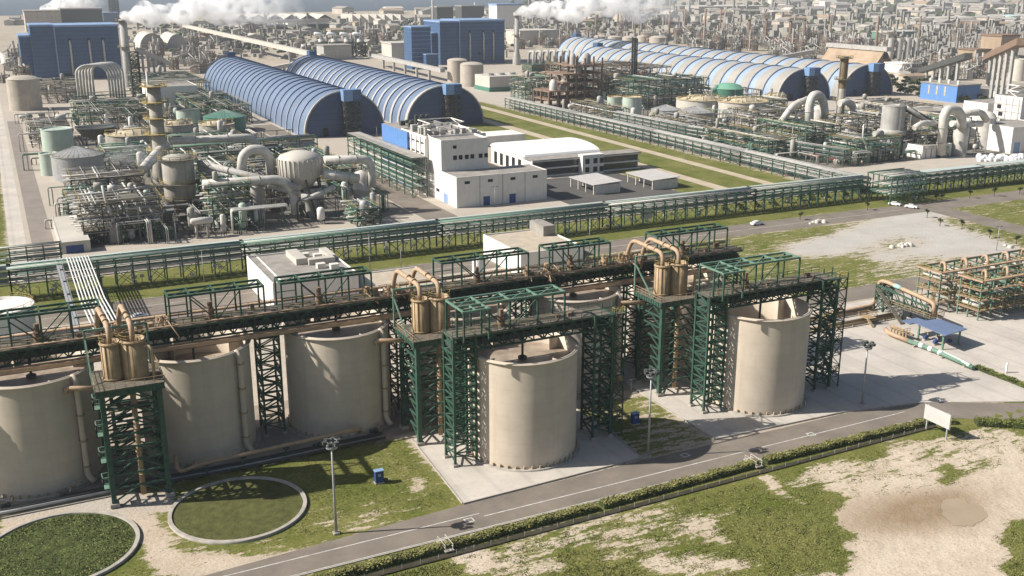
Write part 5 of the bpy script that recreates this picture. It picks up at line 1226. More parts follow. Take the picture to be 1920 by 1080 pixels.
# centre: brown frame building, arch battery, long tank
u0, v0 = at(1030, 205); u1 = u_at(1128, v0)
t = thing('concrete_frame', 'rusty brown open frame building with platforms left of the mint tanks', 'frame building', (u0, v0, 0))
for f in range(5):
    z = 5.2 * (f + 1); x0 = u0 + (0 if f < 2 else (u1 - u0) * .25 if f < 4 else (u1 - u0) * .45); MB().box(x0, v0, z, u1, v0 + 22, z + .9).build('floor', BROWN, t)
for k in range(7):
    x = u0 + (u1 - u0) * k / 6; b = MB()
    for y in (v0 + .1, v0 + 11, v0 + 21.2): b.box(x - .5, y, 0, x + .5, y + .8, 5.2 * (2 if k < 2 else 4 if k < 3 else 6))
    b.build('column_row', BROWN, t)
for k, (dx, z, r) in enumerate(((14, 10, 3), (24, 20, 2.4), (30, 26, 3), (20, 26, 2), (6, 10, 2.6))): MB().lathe(u0 + dx, v0 + 6, [(r, z), (r, z + 6), (r * .5, z + 8), (.01, z + 8.2)], 14).build('vessel', rr.choice((WPIPE, DIRTY, GREY)), t)
u0, v0 = at(1000, 150); u1 = u_at(1068, v0); z1 = hgt(1000, 150, 98)
t = thing('cooler_battery', 'row of five dark arched pipes on a green cooler at upper centre', 'cooler', (u0, v0, 0))
for k in range(6):
    x = u0 + (u1 - u0) * k / 5.2; MB().tube([(x, v0, z1 * .5), (x, v0, z1 - 2), (x + 2, v0 + 3, z1), (x + 3, v0 + 12, z1), (x + 3.5, v0 + 15, z1 - 3), (x + 3.5, v0 + 15, z1 * .5)], 1.1, 8, 3).build('arched_pipe', GREY, t)
MB().box(u0 - 2, v0 - 1, z1 * .3, u1 + 3, v0 + 17, z1 * .55).build('cooler_body', GREEN, t); MB().lattice(u0 - 2, v0 - 1.4, u1 + 3, v0 + 17.4, 0, z1 * .5, 2, .5, .6, True).build('frame', BROWN, t)
a, c = at(965, 170); t = thing('cooling_block', 'long cream cooling block with round openings left of the green frame', 'building', (a, c, 0)); ua = u_at(918, c)
MB().box(ua, c, 3, a + 8, c + 26, 11).build('walls', CREAM, t); MB().box(ua - .5, c - .5, 0, a + 8.5, c + 26.5, 3).build('basin', DGREEN, t)
for k in range(3): MB().cyl(ua + 6 + k * 9, c + 12, 11, 12.5, 3, 14).build('fan_stack', GREY, t)
process_rack(*[*at(985, 190)], at(985, 190)[0] + 22, at(985, 190)[1] + 22, 3, 5, 'dark green framed cooler below the arched battery', 301, pipes=10)
process_rack(345, 430, 400, 470, 4, 6, 'brown pipe structure right of the brown frame building', 302, m=BROWN, pipes=12); process_rack(400, 470, 450, 520, 3, 6, 'dark pipe structure before the right hall roofs', 303, m=DARKS, pipes=12)

# small vessels, drums and low pipe runs packed between the structures of both units
OBST = [(56.5, 254, 3), (54, 192, 6), (98, 182, 8), (114, 175, 4), (78, 179, 3), (29, 165, 2), (28, 288, 11), (24, 344, 7), (18, 303, 4), (42, 367, 10), (58, 354, 14), (82, 378, 9), (105, 394, 10), (97, 431, 7), (112, 405, 12), (17.6, 560, 10),
        (340, 384, 4), (335, 363, 5), (338, 347, 6), (347, 325, 9), (355, 308, 10), (434, 382, 10), (385, 345, 15), (402, 327, 16), (451, 354, 7), (391, 233, 3), (405, 263, 5), (416, 248, 4), (379, 185, 6), (440, 217, 11), (407, 169, 4), (434, 178, 5)]
def clutter(zone, n, seed, say, greens):
    rr = random.Random(seed); k = 0; u0, u1, v0, v1 = zone
    while k < n:
        x, y = rr.uniform(u0, u1), rr.uniform(v0, v1)
        if any(math.hypot(x - a, y - b_) < r + 2 for a, b_, r in OBST): continue
        k += 1; q = rr.random()
        if q < .3:
            r, h = rr.uniform(.6, 1.6), rr.uniform(3, 9); o = thing('process_vessel', 'small upright vessel on legs among the pipes of the %s unit' % say, 'vessel', (x, y, 0), 'small upright vessels of the %s unit' % say)
            MB().lathe(x, y, [(.2, 1), (r, 1.8), (r, h), (r * .6, h + r * .4), (.01, h + r * .5)], 12).build('shell', rr.choice((WPIPE, GREY, DIRTY, WHITE, MINT)), o)
            b = MB()
            for i in range(4): a = i * 1.57; b.beam((x + r * .8 * math.cos(a), y + r * .8 * math.sin(a), 0), (x + r * .8 * math.cos(a), y + r * .8 * math.sin(a), 2.2), .2)
            b.build('legs', DARKS, o)
        elif q < .42:
            r, L = rr.uniform(.8, 1.5), rr.uniform(4, 9); z = rr.uniform(1.4, 5) + r; o = thing('drum_vessel', 'small lying drum on saddles among the pipes of the %s unit' % say, 'vessel', (x, y, 0), 'lying drums of the %s unit' % say)
            MB().tube([(x - L / 2 - .5, y, z), (x - L / 2, y, z), (x + L / 2, y, z), (x + L / 2 + .5, y, z)], [r * .5, r, r, r * .5], 12).build('shell', rr.choice((WPIPE, GREY, DIRTY, STEEL)), o)
            MB().box(x - L * .35, y - r * .7, 0, x - L * .25, y + r * .7, z - r * .6).box(x + L * .25, y - r * .7, 0, x + L * .35, y + r * .7, z - r * .6).build('saddles', CONC2, o)
        else:
            o = thing('pipe_run', 'run of thin pipes on low frames among the vessels of the %s unit' % say, 'pipes', (x, y, 0), 'thin pipe runs of the %s unit' % say)
            d = rr.random() < .5; L = rr.uniform(8, 22); z = rr.uniform(2, 8); c = MB(); fr = MB(); m_ = rr.choice((WPIPE, WPIPE, GREY, PGREEN, DARKS))
            for i in range(rr.randint(2, 5)):
                s_ = i * .55; zz = z + rr.uniform(0, .6)
                pts = [(x - L / 2, y + s_, 0), (x - L / 2, y + s_, zz), (x + L / 2, y + s_, zz), (x + L / 2, y + s_, zz - rr.uniform(1, 2))] if d else [(x + s_, y - L / 2, 0), (x + s_, y - L / 2, zz), (x + s_, y + L / 2, zz), (x + s_, y + L / 2, zz - rr.uniform(1, 2))]
                c.tube(pts, rr.choice((.1, .14, .2, .28)), 6, .7)
            for i in range(3):
                a = -L * .4 + L * .4 * i
                for s_ in (-.4, 2.6): fr.beam(*(((x + a, y + s_, 0), (x + a, y + s_, z)) if d else ((x + s_, y + a, 0), (x + s_, y + a, z))), .22)
                fr.beam(*(((x + a, y - .4, z - .2), (x + a, y + 2.6, z - .2)) if d else ((x - .4, y + a, z - .2), (x + 2.6, y + a, z - .2))), .22)
            c.build('pipes', m_, o); fr.build('frames', GREEN if greens else DARKS, o)
clutter((16, 124, 158, 300), 120, 1, 'left', True); clutter((14, 128, 300, 520), 90, 2, 'left rear', False); clutter((322, 450, 166, 300), 120, 3, 'right', True); clutter((318, 470, 300, 440), 80, 4, 'right rear', False)
clutter((350, 480, 430, 560), 50, 5, 'upper central', False)

# ------------------------------------------------------------------ yard equipment at the right
def exchanger_rack(u0, v0, u1, v1, h, label, seed):
    rr = random.Random(seed); t = thing('exchanger_rack', label, 'exchanger rack', (u0, v0, .15), 'exchanger racks on the yard'); nu = max(2, round((u1 - u0) / 4))
    for i in range(nu + 1):
        x = u0 + (u1 - u0) * i / nu
        for y in (v0, (v0 + v1) / 2, v1): MB().box(x - .14, y - .14, .15, x + .14, y + .14, h).build('column', PGREEN, t)
    fl = [h * k / 4 for k in (1, 2, 3, 4)]; b, d, y_ = MB(), MB(), MB()
    for z in fl:
        for y in (v0, v1): b.beam((u0, y, z), (u1, y, z), .25)
        for i in range(nu + 1): x = u0 + (u1 - u0) * i / nu; b.beam((x, v0, z), (x, v1, z), .22)
        d.box(u0 - .6, v0 - .7, z + .14, u1, v0 + .3, z + .22); d.box(u0 - .7, v0 + .3, z + .14, u0 + .3, v1, z + .22)
        y_.rail([(u0 - .7, v1), (u0 - .7, v0 - .7), (u1, v0 - .7)], z + .2, 1.0, .08, 2)
    b.build('floor_beams', GREEN, t); d.build('walkways', PEACH, t); y_.build('handrail', YELLOW, t)
    MB().box(u0 - .7, v0 - .8, h - .05, u1 + .3, v0 - .5, h + .3).box(u0 - .8, v0 - .8, h - .05, u0 - .5, v1 + .4, h + .3).box(u0 - .7, v1 + .2, h - .05, u1 + .3, v1 + .5, h + .3).build('top_edge', PEACH, t)
    for i in range(nu):
        x = u0 + (u1 - u0) * (i + .5) / nu
        for z in fl[:3]:
            if rr.random() < .75: MB().tube([(x - 1.0, v0 + .8, z + .9), (x - 1.0, v1 - .6, z + .9)], rr.uniform(.35, .55), 10).tube([(x + .6, v0 + .9, z + 1.2), (x + .6, v1, z + 1.2)], .3, 8).build('exchanger', rr.choice((WPIPE, PGREEN, OCHRE, GREY)), t)
    for i in range(max(1, nu // 2)):
        x = u0 + 3 + i * 7.5; MB().tube([(x, v0 + 1.5, h - 1.5), (x, v0 + 1.5, h + .7), (x + 1.6, (v0 + v1) / 2, h + 1.5), (x + 3.2, v1 - 1, h + .5), (x + 3.2, v1 - 1, h - 1.5)], .36, 10, 1.6).build('crossover_pipe', PEACH, t)
    b = MB()
    for k in range(70): x, y, z = rr.uniform(u0, u1), rr.uniform(v0, v1), rr.uniform(1, h); b.tube([(x, y, 0.2), (x, y, z), (x + rr.uniform(-2, 2), y, z)], .14, 6, .4)
    b.build('pipework', OCHRE, t)
    return t
exchanger_rack(208.4, -11.8, 262, -5.6, 10.0, 'front exchanger rack with peach crossover pipes on the yard', 5)
exchanger_rack(204.8, -2.6, 262, 4.2, 10.2, 'rear exchanger rack with peach crossover pipes on the yard', 6)
t = thing('pipe_trestle', 'green trestle with fat orange pipe stepping down beside the blue canopy', 'pipe trestle', (194, -3, .15))
for y in (6.2, 3.4, -3, -10.5):
    for x in (192.6, 195.4): MB().box(x - .16, y - .16, .15, x + .16, y + .16, 6.6 if y > 0 else 5.4).build('column', GREEN, t)
b = MB().lattice(192.6, 3.4, 195.4, 6.2, .3, 6.4, 3, .16, .2, True)
for x in (192.6, 195.4): b.beam((x, 6.2, 6.6), (x, -10.5, 5.3), .35); b.beam((x, 3.4, 3.2), (x, -10.5, 3.0), .25)
for k in range(5):
    a = 3.4 - k * 2.8
    for x in (192.6, 195.4): b.beam((x, a, 6.4 - .3 * k * .7), (x, a - 2.8, 3.1), .16)
b.build('frame', GREEN, t)
MB().tube([(178, 6.0, 1.2), (191.6, 6.0, 1.2), (193.6, 6.6, 3), (194, 6.6, 7.2), (194, 4.6, 7.6), (194, -9.4, 6.4), (194, -11.0, 6.0), (194, -11.0, 3.2)], .5, 12, 1.2).build('pipe', PEACH, t)
MB().tube([(194, 1.6, 7.36), (194, -.6, 7.2)], .54, 12).build('pipe_band', mat('turquoise_band', (.30, .52, .46), .5, .1), t)
MB().box(191.8, -12.2, 3.0, 196.2, 2, 3.1).build('walkway', DECK, t); MB().rail([(191.8, 2), (191.8, -12.2), (196.2, -12.2), (196.2, 2)], 3.1, 1.1, .08).build('handrail', OCHRE, t)
MB().beam((190.6, 4, 6.6), (189.6, -6, .3), 1.0, .2).rail([(190.1, 4), (189.4, -6)], 2.6, 1, .1).build('stair', DECK, t)
for k, (y, x0, x1, lab) in enumerate(((5.4, 144, 191, 'rear tan pipeline on sleepers right of the front tank'), (-.8, 146, 193, 'front tan pipeline on sleepers right of the front tank'))):
    t = thing('yard_pipeline', lab, 'pipeline', (x0, y, .15), 'tan pipelines on the yard'); MB().tube([(x0, y, 1.0), (x1, y, 1.0)], .42, 10).tube([(x0, y - 1.1, .8), (x1, y - 1.1, .8)], .28, 8).build('pipes', OCHRE, t)
    b = MB()
    for i in range(int((x1 - x0) / 5)): b.box(x0 + 2 + i * 5, y - 1.6, .15, x0 + 2.5 + i * 5, y + .6, .55)
    b.build('sleepers', CONC2, t)
    b = MB(); x = x1 - 16 + k * 6; b.box(x - 1.4, y - 2, 1.6, x + 1.4, y + 1.2, 1.75).beam((x - 1.4, y - 2, 1.7), (x - 1.4, y - 4, .2), .7, .15).rail([(x - 1.4, y - 2), (x + 1.4, y - 2), (x + 1.4, y + 1.2), (x - 1.4, y + 1.2)], 1.7, 1, .1).build('crossing_steps', OCHRE, t)
t = thing('canopy', 'blue sheet canopy on green posts over the yard pumps', 'canopy', (187, -19, .15))
for x, y in ((184.2, -23), (190.2, -22.2), (184.6, -15.6), (190.2, -16)): MB().box(x - .18, y - .18, .15, x + .18, y + .18, 3.9).build('post', PGREEN, t)
mr = mat('canopy_blue', (.13, .175, .28), .5, .1)
MB().prism([(183, -24.4), (191.2, -23.2), (191, -15), (184, -14.6)], 3.9, 4.1).build('roof', mr, t)
MB().prism([(183, -14.2), (188.4, -13.8), (188.2, -11.4), (183.4, -11.4)], 3.5, 3.7).build('side_roof', mr, t)
for k, (x, y) in enumerate(((185.4, -20), (187.4, -18.6), (188.6, -21), (186, -16.6))):
    t = thing('pump_skid', 'blue yard pump under the canopy, %s from the road' % ordinal(k), 'pump', (x, y, .15), 'yard pumps'); MB().box(x - .8, y - .4, .15, x + .8, y + .4, .5).build('plinth', CONC2, t); MB().tube([(x - .7, y, .95), (x + .5, y, .95)], .35, 10).build('motor', CABBLUE, t); MB().tube([(x + .5, y, 1.0), (x + .5, y, 1.7), (x + .5, y + 1, 1.7)], .14, 8, .3).build('outlet', PEACH, t)
t = thing('valve_manifold', 'ochre valve manifold with railed platform left of the canopy', 'manifold', (180.5, -12, .15))
MB().tube([(181.6, -8.5, .9), (180.3, -11, .9), (180.2, -17, .9)], .55, 12, 1).tube([(183, -9, 1.6), (182.6, -16, 1.6)], .3, 8).build('pipes', PEACH, t)
MB().box(181, -14.5, 1.7, 183, -10.5, 1.85).rail([(181, -10.5), (181, -14.5), (183, -14.5)], 1.85, 1, .09, 1).build('platform', OCHRE, t)
b = MB()
for k in range(6): b.cyl(180.3, -11.5 - k * .9, .9, 2.4, .2, 8)
b.build('valves', OCHRE, t)
t = thing('green_pipeline', 'green and white pipeline running across the yard into the hedge strip', 'pipeline', (180, -25, .15))
MB().tube([(180.2, -17, .9), (180.5, -24, .9), (179.6, -35.4, .8)], .5, 12).build('pipe', PGREEN, t)
for a in (-20, -22.6, -25.4): MB().tube([(180.4, a, .9), (180.45, a - 1.0, .9)], .58, 12).build('white_band', CARW, t)
MB().tube([(180.6, -26.5, .95), (179.7, -34.5, .85)], .54, 12).build('pale_lagging', mat('pale_green_lagging', (.55, .66, .58), .5, .06), t)
for y in (-19, -27, -33): MB().box(179.4, y - .2, .15, 181.2, y + .2, .5).build('sleeper', CONC2, t)
t = thing('bollard', 'lone white bollard on the empty concrete yard', 'bollard', (*at(1886, 700), .15)); a, c = at(1886, 700); MB().lathe(a, c, [(.22, .15), (.22, 2.2), (.15, 2.35), (.01, 2.4)], 12).build('post', CARW, t); MB().box(a - .4, c - .4, .15, a + .4, c + .4, .3).build('base', CONC2, t)

# ------------------------------------------------------------------ vehicles, lamps, signs, young palms, rocks
def make_car(x, y, rz, label, m=CARW):
    t = thing('parked_car', label, 'car', (0, 0, 0), 'cars on the access road')
    sec = [(-2.2, .35, .75), (-2.15, .35, .95), (-1.5, .3, 1.0), (-1.0, .3, 1.45), (.5, .3, 1.48), (1.2, .3, 1.0), (2.0, .35, .85), (2.2, .4, .7)]
    b = MB()
    for x_, z0, z1 in sec:
        wd = .86 if z1 < 1.2 else .68; b.v += [(x_, -.88, z0), (x_, -.88, min(z1, .95)), (x_, -wd, z1), (x_, wd, z1), (x_, .88, min(z1, .95)), (x_, .88, z0)]
    for i in range(len(sec) - 1):
        for k in range(5): b.f.append((6 * i + k, 6 * i + k + 1, 6 * i + 7 + k, 6 * i + 6 + k)); b.s.append(True)
    b.f += [(5, 4, 3, 2, 1, 0), tuple(6 * (len(sec) - 1) + k for k in range(6))]; b.s += [False, False]
    bd = b.build('body', m, t)
    MB().prism([(-1.2, -.8), (.8, -.8), (.8, .8), (-1.2, .8)], .98, 1.38).build('windows', GLASS, bd)
    for sx in (-1.35, 1.35):
        for sy in (-.8, .8): MB().tube([(sx, sy - .1, .32), (sx, sy + .1, .32)], .32, 12).build('wheel', TYRE, t)
    t.location = (x, y, .03); t.rotation_euler = (0, 0, rz); ROOT[t.name] = (x, y, .03)
    return t
c0 = make_car(226.6, 94.2, 0, 'white car driving alone on the access road before the long rack')
dup(c0, (292.5, 97, .03), R(-62), 'white car at the junction, rear one of two'); dup(c0, (294.5, 91, .03), R(-60), 'white car at the junction, front one of two')
dup(c0, (*at(262, 598), .05), R(15), 'white vehicle parked on the lot behind the left hopper tower')
a, c = at(1818, 398)
def lamp(px, py, yt, label):
    u, v = at(px, py); h = min(16, hgt(px, py, yt)); t = thing('street_lamp', label, 'street lamp', (u, v, 0), 'slim street lamps')
    MB().tube([(u, v, 0), (u, v, h)], [.13, .07], 8).build('pole', STEEL, t); MB().beam((u - .9, v, h), (u + .9, v, h + .05), .09).build('arm', STEEL, t)
    for s_ in (-.9, .9): MB().box(u + s_ - .35, v - .14, h - .05, u + s_ + .35, v + .14, h + .1).build('lamp_head', DARKS, t)
for q in ((694, 508, 440, 'slim street lamp beside the road behind the third tank frame'), (752, 500, 465, 'short street lamp on the verge near the middle hopper tower'), (928, 388, 350, 'street lamp before the low white hall'), (1868, 470, 425, 'street lamp above the exchanger racks'), (331, 452, 415, 'street lamp in front of the process tower'), (383, 530, 470, 'street lamp behind the second tank frame'), (497, 430, 395, 'street lamp before the slanted duct'), (1105, 470, 410, 'street lamp behind the fifth tank frame'), (1288, 300, 272, 'street lamp on the grass field'), (707, 262, 238, 'street lamp before the blue gable'), (1183, 735, 712, 'short lamp beside the right yard edge')): lamp(*q)
def sign(px, py, label):
    u, v = at(px, py); t = thing('road_sign', label, 'sign', (u, v, 0))
    for x in (-1.6, 1.6): MB().box(u + x - .08, v - .08, 0, u + x + .08, v + .08, 4.6).build('post', STEEL, t)
    MB().box(u - 2.3, v - .18, 1.9, u + 2.3, v - .08, 5).build('panel', WALLW, t)
sign(1211, 420, 'grey sign board seen from behind on the grass under the long rack')
a, c = at(1660, 366); t = thing('marker_post', 'yellow post at the edge of the junction', 'post', (a, c, 0)); MB().box(a - .25, c - .25, .3, a + .25, c + .25, 5).build('post', YELLOW, t); MB().box(a - .5, c - .5, 0, a + .5, c + .5, .3).build('foot', CONC2, t)
def make_tree(label, h, r, n, m, group, loc, name='tree', cat='tree', low=.35, seed=1, leaf=.35):
    rr = random.Random(seed); t = thing(name, label, cat, (0, 0, 0), group)
    b = MB().tube([(0, 0, 0), (.05 * h, .02 * h, h * .5), (0, 0, h * .8)], [h * .035, h * .025, h * .012], 7)
    for k in range(5): a = k * 1.257; b.tube([(0.03 * h, 0, h * .4), (r * .6 * math.cos(a), r * .6 * math.sin(a), h * rr.uniform(.6, .85))], [h * .018, h * .006], 5)
    b.build('trunk', BARK, t)
    cl = [(rr.uniform(-.55, .55) * r, rr.uniform(-.55, .55) * r, h * rr.uniform(low + .15, .9), r * rr.uniform(.35, .6)) for _ in range(9)]
    def pl(q):
        x, y, z, s_ = cl[q.randrange(len(cl))]; a, e, k = q.random() * 6.28, q.uniform(-1, 1), q.random() ** .4 * s_
        return x + k * math.cos(a), y + k * math.sin(a), z + k * e * .8
    leaves(MB(), n, pl, leaf * .6, leaf, rr).build('crown', m, t, kind='stuff')
    t.location = loc; ROOT[t.name] = loc; return t
p0 = make_tree('young dark tree on the verge', 3.4, 1.0, 130, LEAFD, 'young trees along the roads', (*at(1738, 408), 0), name='young_tree', low=.5)
first = True
for px, py, lab in ((1738, 408, 'young dark tree nearest the junction'), (1762, 424, 'young dark tree, second from the junction along the side road'), (1803, 430, 'young dark tree on the pale patch beside the side road'), (1855, 446, 'young dark tree left of the street lamp above the racks'), (1906, 458, 'young dark tree right of the street lamp above the racks'), (1626, 394, 'young dark tree on the kerb left of the junction'), (1755, 378, 'young dark tree on the far right verge, left of a pair'), (1766, 376, 'young dark tree on the far right verge, right of a pair'), (1818, 372, 'young dark tree on the far right verge, middle'), (1864, 368, 'young dark tree on the far right verge, near the edge'), (1912, 364, 'young dark tree on the far right verge at the edge'), (1500, 412, 'young dark tree on the kerb before the meadow'), (102, 640, 'young dark tree beside the white pipe bundle')):
    if first: p0['label'] = lab; first = False
    else: dup(p0, (*at(px, py), 0), rnd.random() * 6, lab, scale=(1, 1, rnd.uniform(.8, 1.15)))
def rock_heap(px, py, label, n=14, w_=4, seed=1):
    u, v = at(px, py); t = thing('rock_heap', label, 'rocks', (u, v, 0), 'rubble heaps on the meadow'); b = MB(); rr = random.Random(seed)
    for k in range(n): s_ = rr.uniform(.4, 1.1); x, y = u + rr.uniform(-w_, w_), v + rr.uniform(-1.2, 1.2); b.lathe(x, y, [(s_, 0), (s_ * rr.uniform(.8, 1.1), s_ * .5), (s_ * .5, s_), (.01, s_ * 1.1)], 6)
    b.build('stones', CREAM, t, kind='stuff')
rock_heap(1690, 462, 'pale rubble heap on the gravel before the exchanger racks'); rock_heap(1530, 418, 'pale rubble heap on the meadow by the access road', 10, 3, 2); rock_heap(1895, 462, 'two pale stones on the grass at the right', 3, 2, 3)

# ------------------------------------------------------------------ background
def box_at(px0, px1, yb, yt, label, m, rm, depth=30, name='industrial_building', cat='building', group=None, extra=None):
    u0, v0 = at((px0 + px1) / 2, yb); ua, ub = u_at(px0, v0), u_at(px1, v0); h = max(2.5, hgt((px0 + px1) / 2, yb, yt))
    t = thing(name, label, cat, (ua, v0, 0), group); MB().box(ua, v0, 0, ub, v0 + depth, h).build('walls', m, t); MB().box(ua - .8, v0 - .8, h, ub + .8, v0 + depth + .8, h + max(.8, h * .06)).build('roof', rm, t)
    return t, ua, ub, v0, h
def vault_at(px0, px1, yb, yt, L, label, m, rm=None, along='v', name='arched_shed'):
    u0, v0 = at((px0 + px1) / 2, yb); ua, ub = u_at(px0, v0), u_at(px1, v0); h = hgt((px0 + px1) / 2, yb, yt); t = thing(name, label, 'warehouse', (ua, v0, 0)); N = 14
    pr = [((ua + ub) / 2 - (ub - ua) / 2 * math.cos(math.pi * k / N), h * math.sin(math.pi * k / N)) for k in range(N + 1)]
    MB().add([(x, y, z) for y in (v0, v0 + L) for x, z in pr], [(k + 1, k, N + 1 + k, N + 2 + k) for k in range(N)], True).build('roof', rm or m, t)
    MB().add([(x, v0 + .2, z) for x, z in pr], [tuple(range(N + 1))]).build('gable_wall', m, t); return t
vault_at(262, 312, 95, 62, 60, 'dark grey vaulted stockpile shed behind the left chimney', SPOIL, CREAM); vault_at(314, 352, 92, 64, 70, 'small pale barrel vaulted shed right of the dark stockpile shed', GREY, CREAM)
# brown shed with concave flanks
_v = at(1655, 132)[1]; ua, ub = u_at(1632, _v), u_at(1682, _v); uc, hw = (ua + ub) / 2, (ub - ua) / 2; _v1 = v_at(1530, ua); hS = hgt(1655, 132, 92); N = 16
t = thing('stockpile_shed', 'brown stockpile shed with flared flanks behind the right arched halls', 'warehouse', (uc, _v, 0))
pr = [(uc + hw * (2 * k / N - 1), hS * (1 - abs(2 * k / N - 1)) ** 1.2) for k in range(N + 1)]
MB().add([(x, y, z) for y in (_v, _v1) for x, z in pr], [(k + 1, k, N + 1 + k, N + 2 + k) for k in range(N)]).build('roof', BRICKY, t)
MB().add([(x, _v + .3, z) for x, z in pr], [tuple(range(N + 1))]).build('gable_wall', BROWN, t); MB().add([(x, _v1 - .3, z) for x, z in pr], [tuple(range(N + 1))[::-1]]).build('gable_wall', BROWN, t)
MB().box(uc - 3, _v - 4, hS - 2, uc + 3, _v1 + 3, hS + 1.8).build('ridge_gallery', GREY, t); MB().box(uc - 2, _v - .2, hS * .55, uc + 3, _v + .1, hS * .8).build('opening', BLACK, t)
def conveyor(p0_, p1_, z0, z1, w_, label, m=CREAM, group='background conveyors'):
    a = (*at(*p0_, z0), z0); c = (*at(*p1_, z1), z1); t = thing('conveyor_gallery', label, 'conveyor', a, group); MB().beam(a, c, w_, w_ * .8).build('gallery', m, t)
    n = 6
    for k in range(1, n): f = k / n; x, y, z = (a[i] + (c[i] - a[i]) * f for i in range(3)); MB().box(x - .9, y - .9, 0, x + .9, y + .9, z - w_ * .4).build('trestle_leg', GREY, t)
conveyor((345, 48), (606, 106), 16, 14, 5, 'long straight cream conveyor above the left arched halls'); conveyor((360, 42), (616, 38), 18, 18, 6, 'level cream conveyor before the saw-tooth sheds')
conveyor((1726, 133), (1816, 105), 4, 30, 5, 'dark inclined conveyor into the brown tower at right', DARKS); conveyor((1850, 108), (1915, 78), 26, 46, 5, 'upper inclined conveyor right of the brown tower', BROWN); conveyor((1405, 118), (1525, 96), 10, 14, 4, 'level grey conveyor leading to the brown stockpile shed', GREY)
conveyor((500, 130), (596, 112), 10, 16, 4, 'short cream conveyor over the second arched hall'); conveyor((700, 104), (830, 132), 10, 10, 4, 'low dark conveyor before the slim blue tower', GREY); conveyor((255, 92), (318, 118), 22, 10, 4, 'slanted cream conveyor right of the grey chimney')
for k in range(6):
    x = 455 + k * 31; u, v = at(x, 44); t = thing('saw_tooth_shed', 'pale gabled store with dark gable, %s from the left in its far row' % ordinal(k), 'shed', (u, v, 0), 'row of far gabled stores'); ww = 15 * pix(u, v)[2] / F_PX; hz = hgt(x, 44, 27)
    MB().add([(u - ww, v, hz * .5), (u, v, hz), (u, v + 90, hz), (u - ww, v + 90, hz * .5), (u + ww, v, hz * .5), (u + ww, v + 90, hz * .5)], [(0, 1, 2, 3), (1, 4, 5, 2)]).build('roof', CREAM, t); MB().box(u - ww, v + .3, 0, u + ww, v + 89, hz * .5).build('walls', GREY, t); MB().add([(u - ww * .7, v - .3, hz * .4), (u + ww * .7, v - .3, hz * .4), (u, v - .3, hz * .9)], [(0, 1, 2)]).build('gable_opening', DARKS, t)
for k in range(7):
    x = 668 + k * 15; u, v = at(x, 46); t = thing('slanted_shed', 'dark roofed wedge store, %s from the left in its far row' % ('first', 'second', 'third', 'fourth', 'fifth', 'sixth', 'seventh')[k], 'shed', (u, v, 0), 'row of far wedge stores'); ww = 7 * pix(u, v)[2] / F_PX; hz = hgt(x, 46, 27)
    MB().add([(u - ww, v, 0), (u + ww, v, 0), (u + ww, v, hz * .4), (u - ww, v, hz), (u - ww, v + 70, 0), (u + ww, v + 70, 0), (u + ww, v + 70, hz * .4), (u - ww, v + 70, hz)], [(0, 1, 2, 3), (5, 4, 7, 6), (1, 5, 6, 2), (4, 0, 3, 7)]).build('walls', CREAM, t); MB().add([(u - ww, v - 1, hz + .2), (u + ww, v - 1, hz * .4 + .2), (u + ww, v + 71, hz * .4 + .2), (u - ww, v + 71, hz + .2)], [(0, 1, 2, 3)]).build('roof', DARKS, t)
for k, (x, yb, w_, yt) in enumerate(((1126, 87, 26, 69), (1152, 88, 26, 70), (1180, 90, 28, 71), (1206, 84, 26, 69), (1234, 88, 34, 71))): tank_at(x, yb, w_, yt, 'beige far tank, %s from the left in the row behind the arched halls' % ordinal(k), BEIGE, 'dome', .2, group='row of far beige tanks')
tank_at(1170, 46, 36, 20, 'largest beige domed tank on the skyline behind the tank row', BEIGE, 'dome', .3); tank_at(1894, 46, 32, 30, 'pale turquoise far tank at the upper right', mat('pale_turquoise', (.40, .50, .50), .6, .06), 'dome', .15)
tank_at(574, 92, 18, 84, 'small white far tank behind the second arched hall', WHITE, 'open'); tank_at(1302, 100, 30, 88, 'low white far tank behind the right arched halls', WHITE, 'open')
for x, yb, w_, yt, lab in ((812, 60, 4, 0, 'white far stack left of the central boiler house roof'), (891, 40, 4, 4, 'white far stack above the central boiler house'), (149, 38, 3, 2, 'thin far mast above the left boiler house'), (1117, 66, 3, 28, 'thin dark stack left of the big skyline tank'), (1158, 60, 3, 20, 'thin dark stack before the big skyline tank'), (1190, 64, 3, 20, 'thin dark stack right of the big skyline tank'), (1254, 70, 4, 19, 'tall dark stack beyond the beige tank row'), (1283, 62, 4, 17, 'tall dark stack, second beyond the beige tank row'), (1321, 66, 4, 18, 'tall dark stack in the middle of the far refinery'), (1350, 60, 3, 17, 'thin dark stack right of the far refinery middle'), (1402, 90, 6, 36, 'short brown stack left of the brown stockpile shed'), (1434, 84, 5, 34, 'short brown stack, second left of the brown stockpile shed'), (1479, 92, 6, 38, 'short brown stack, nearest left of the brown stockpile shed'), (1506, 88, 5, 36, 'short brown stack above the brown stockpile shed'), (1556, 70, 4, 28, 'slim pale stack over the brown stockpile shed'), (1641, 100, 4, 30, 'slim pale stack at the right end of the brown shed ridge'), (1720, 96, 4, 30, 'slim brown stack beside the far silo row'), (1082, 70, 3, 38, 'pale far column below the big steam cloud')):
    stack_at(x, yb, w_, yt, lab, BROWN if 'dark' in lab or 'brown' in lab else GREY, 1.4, 1 if w_ > 4 else 0, name='stack', n=10)
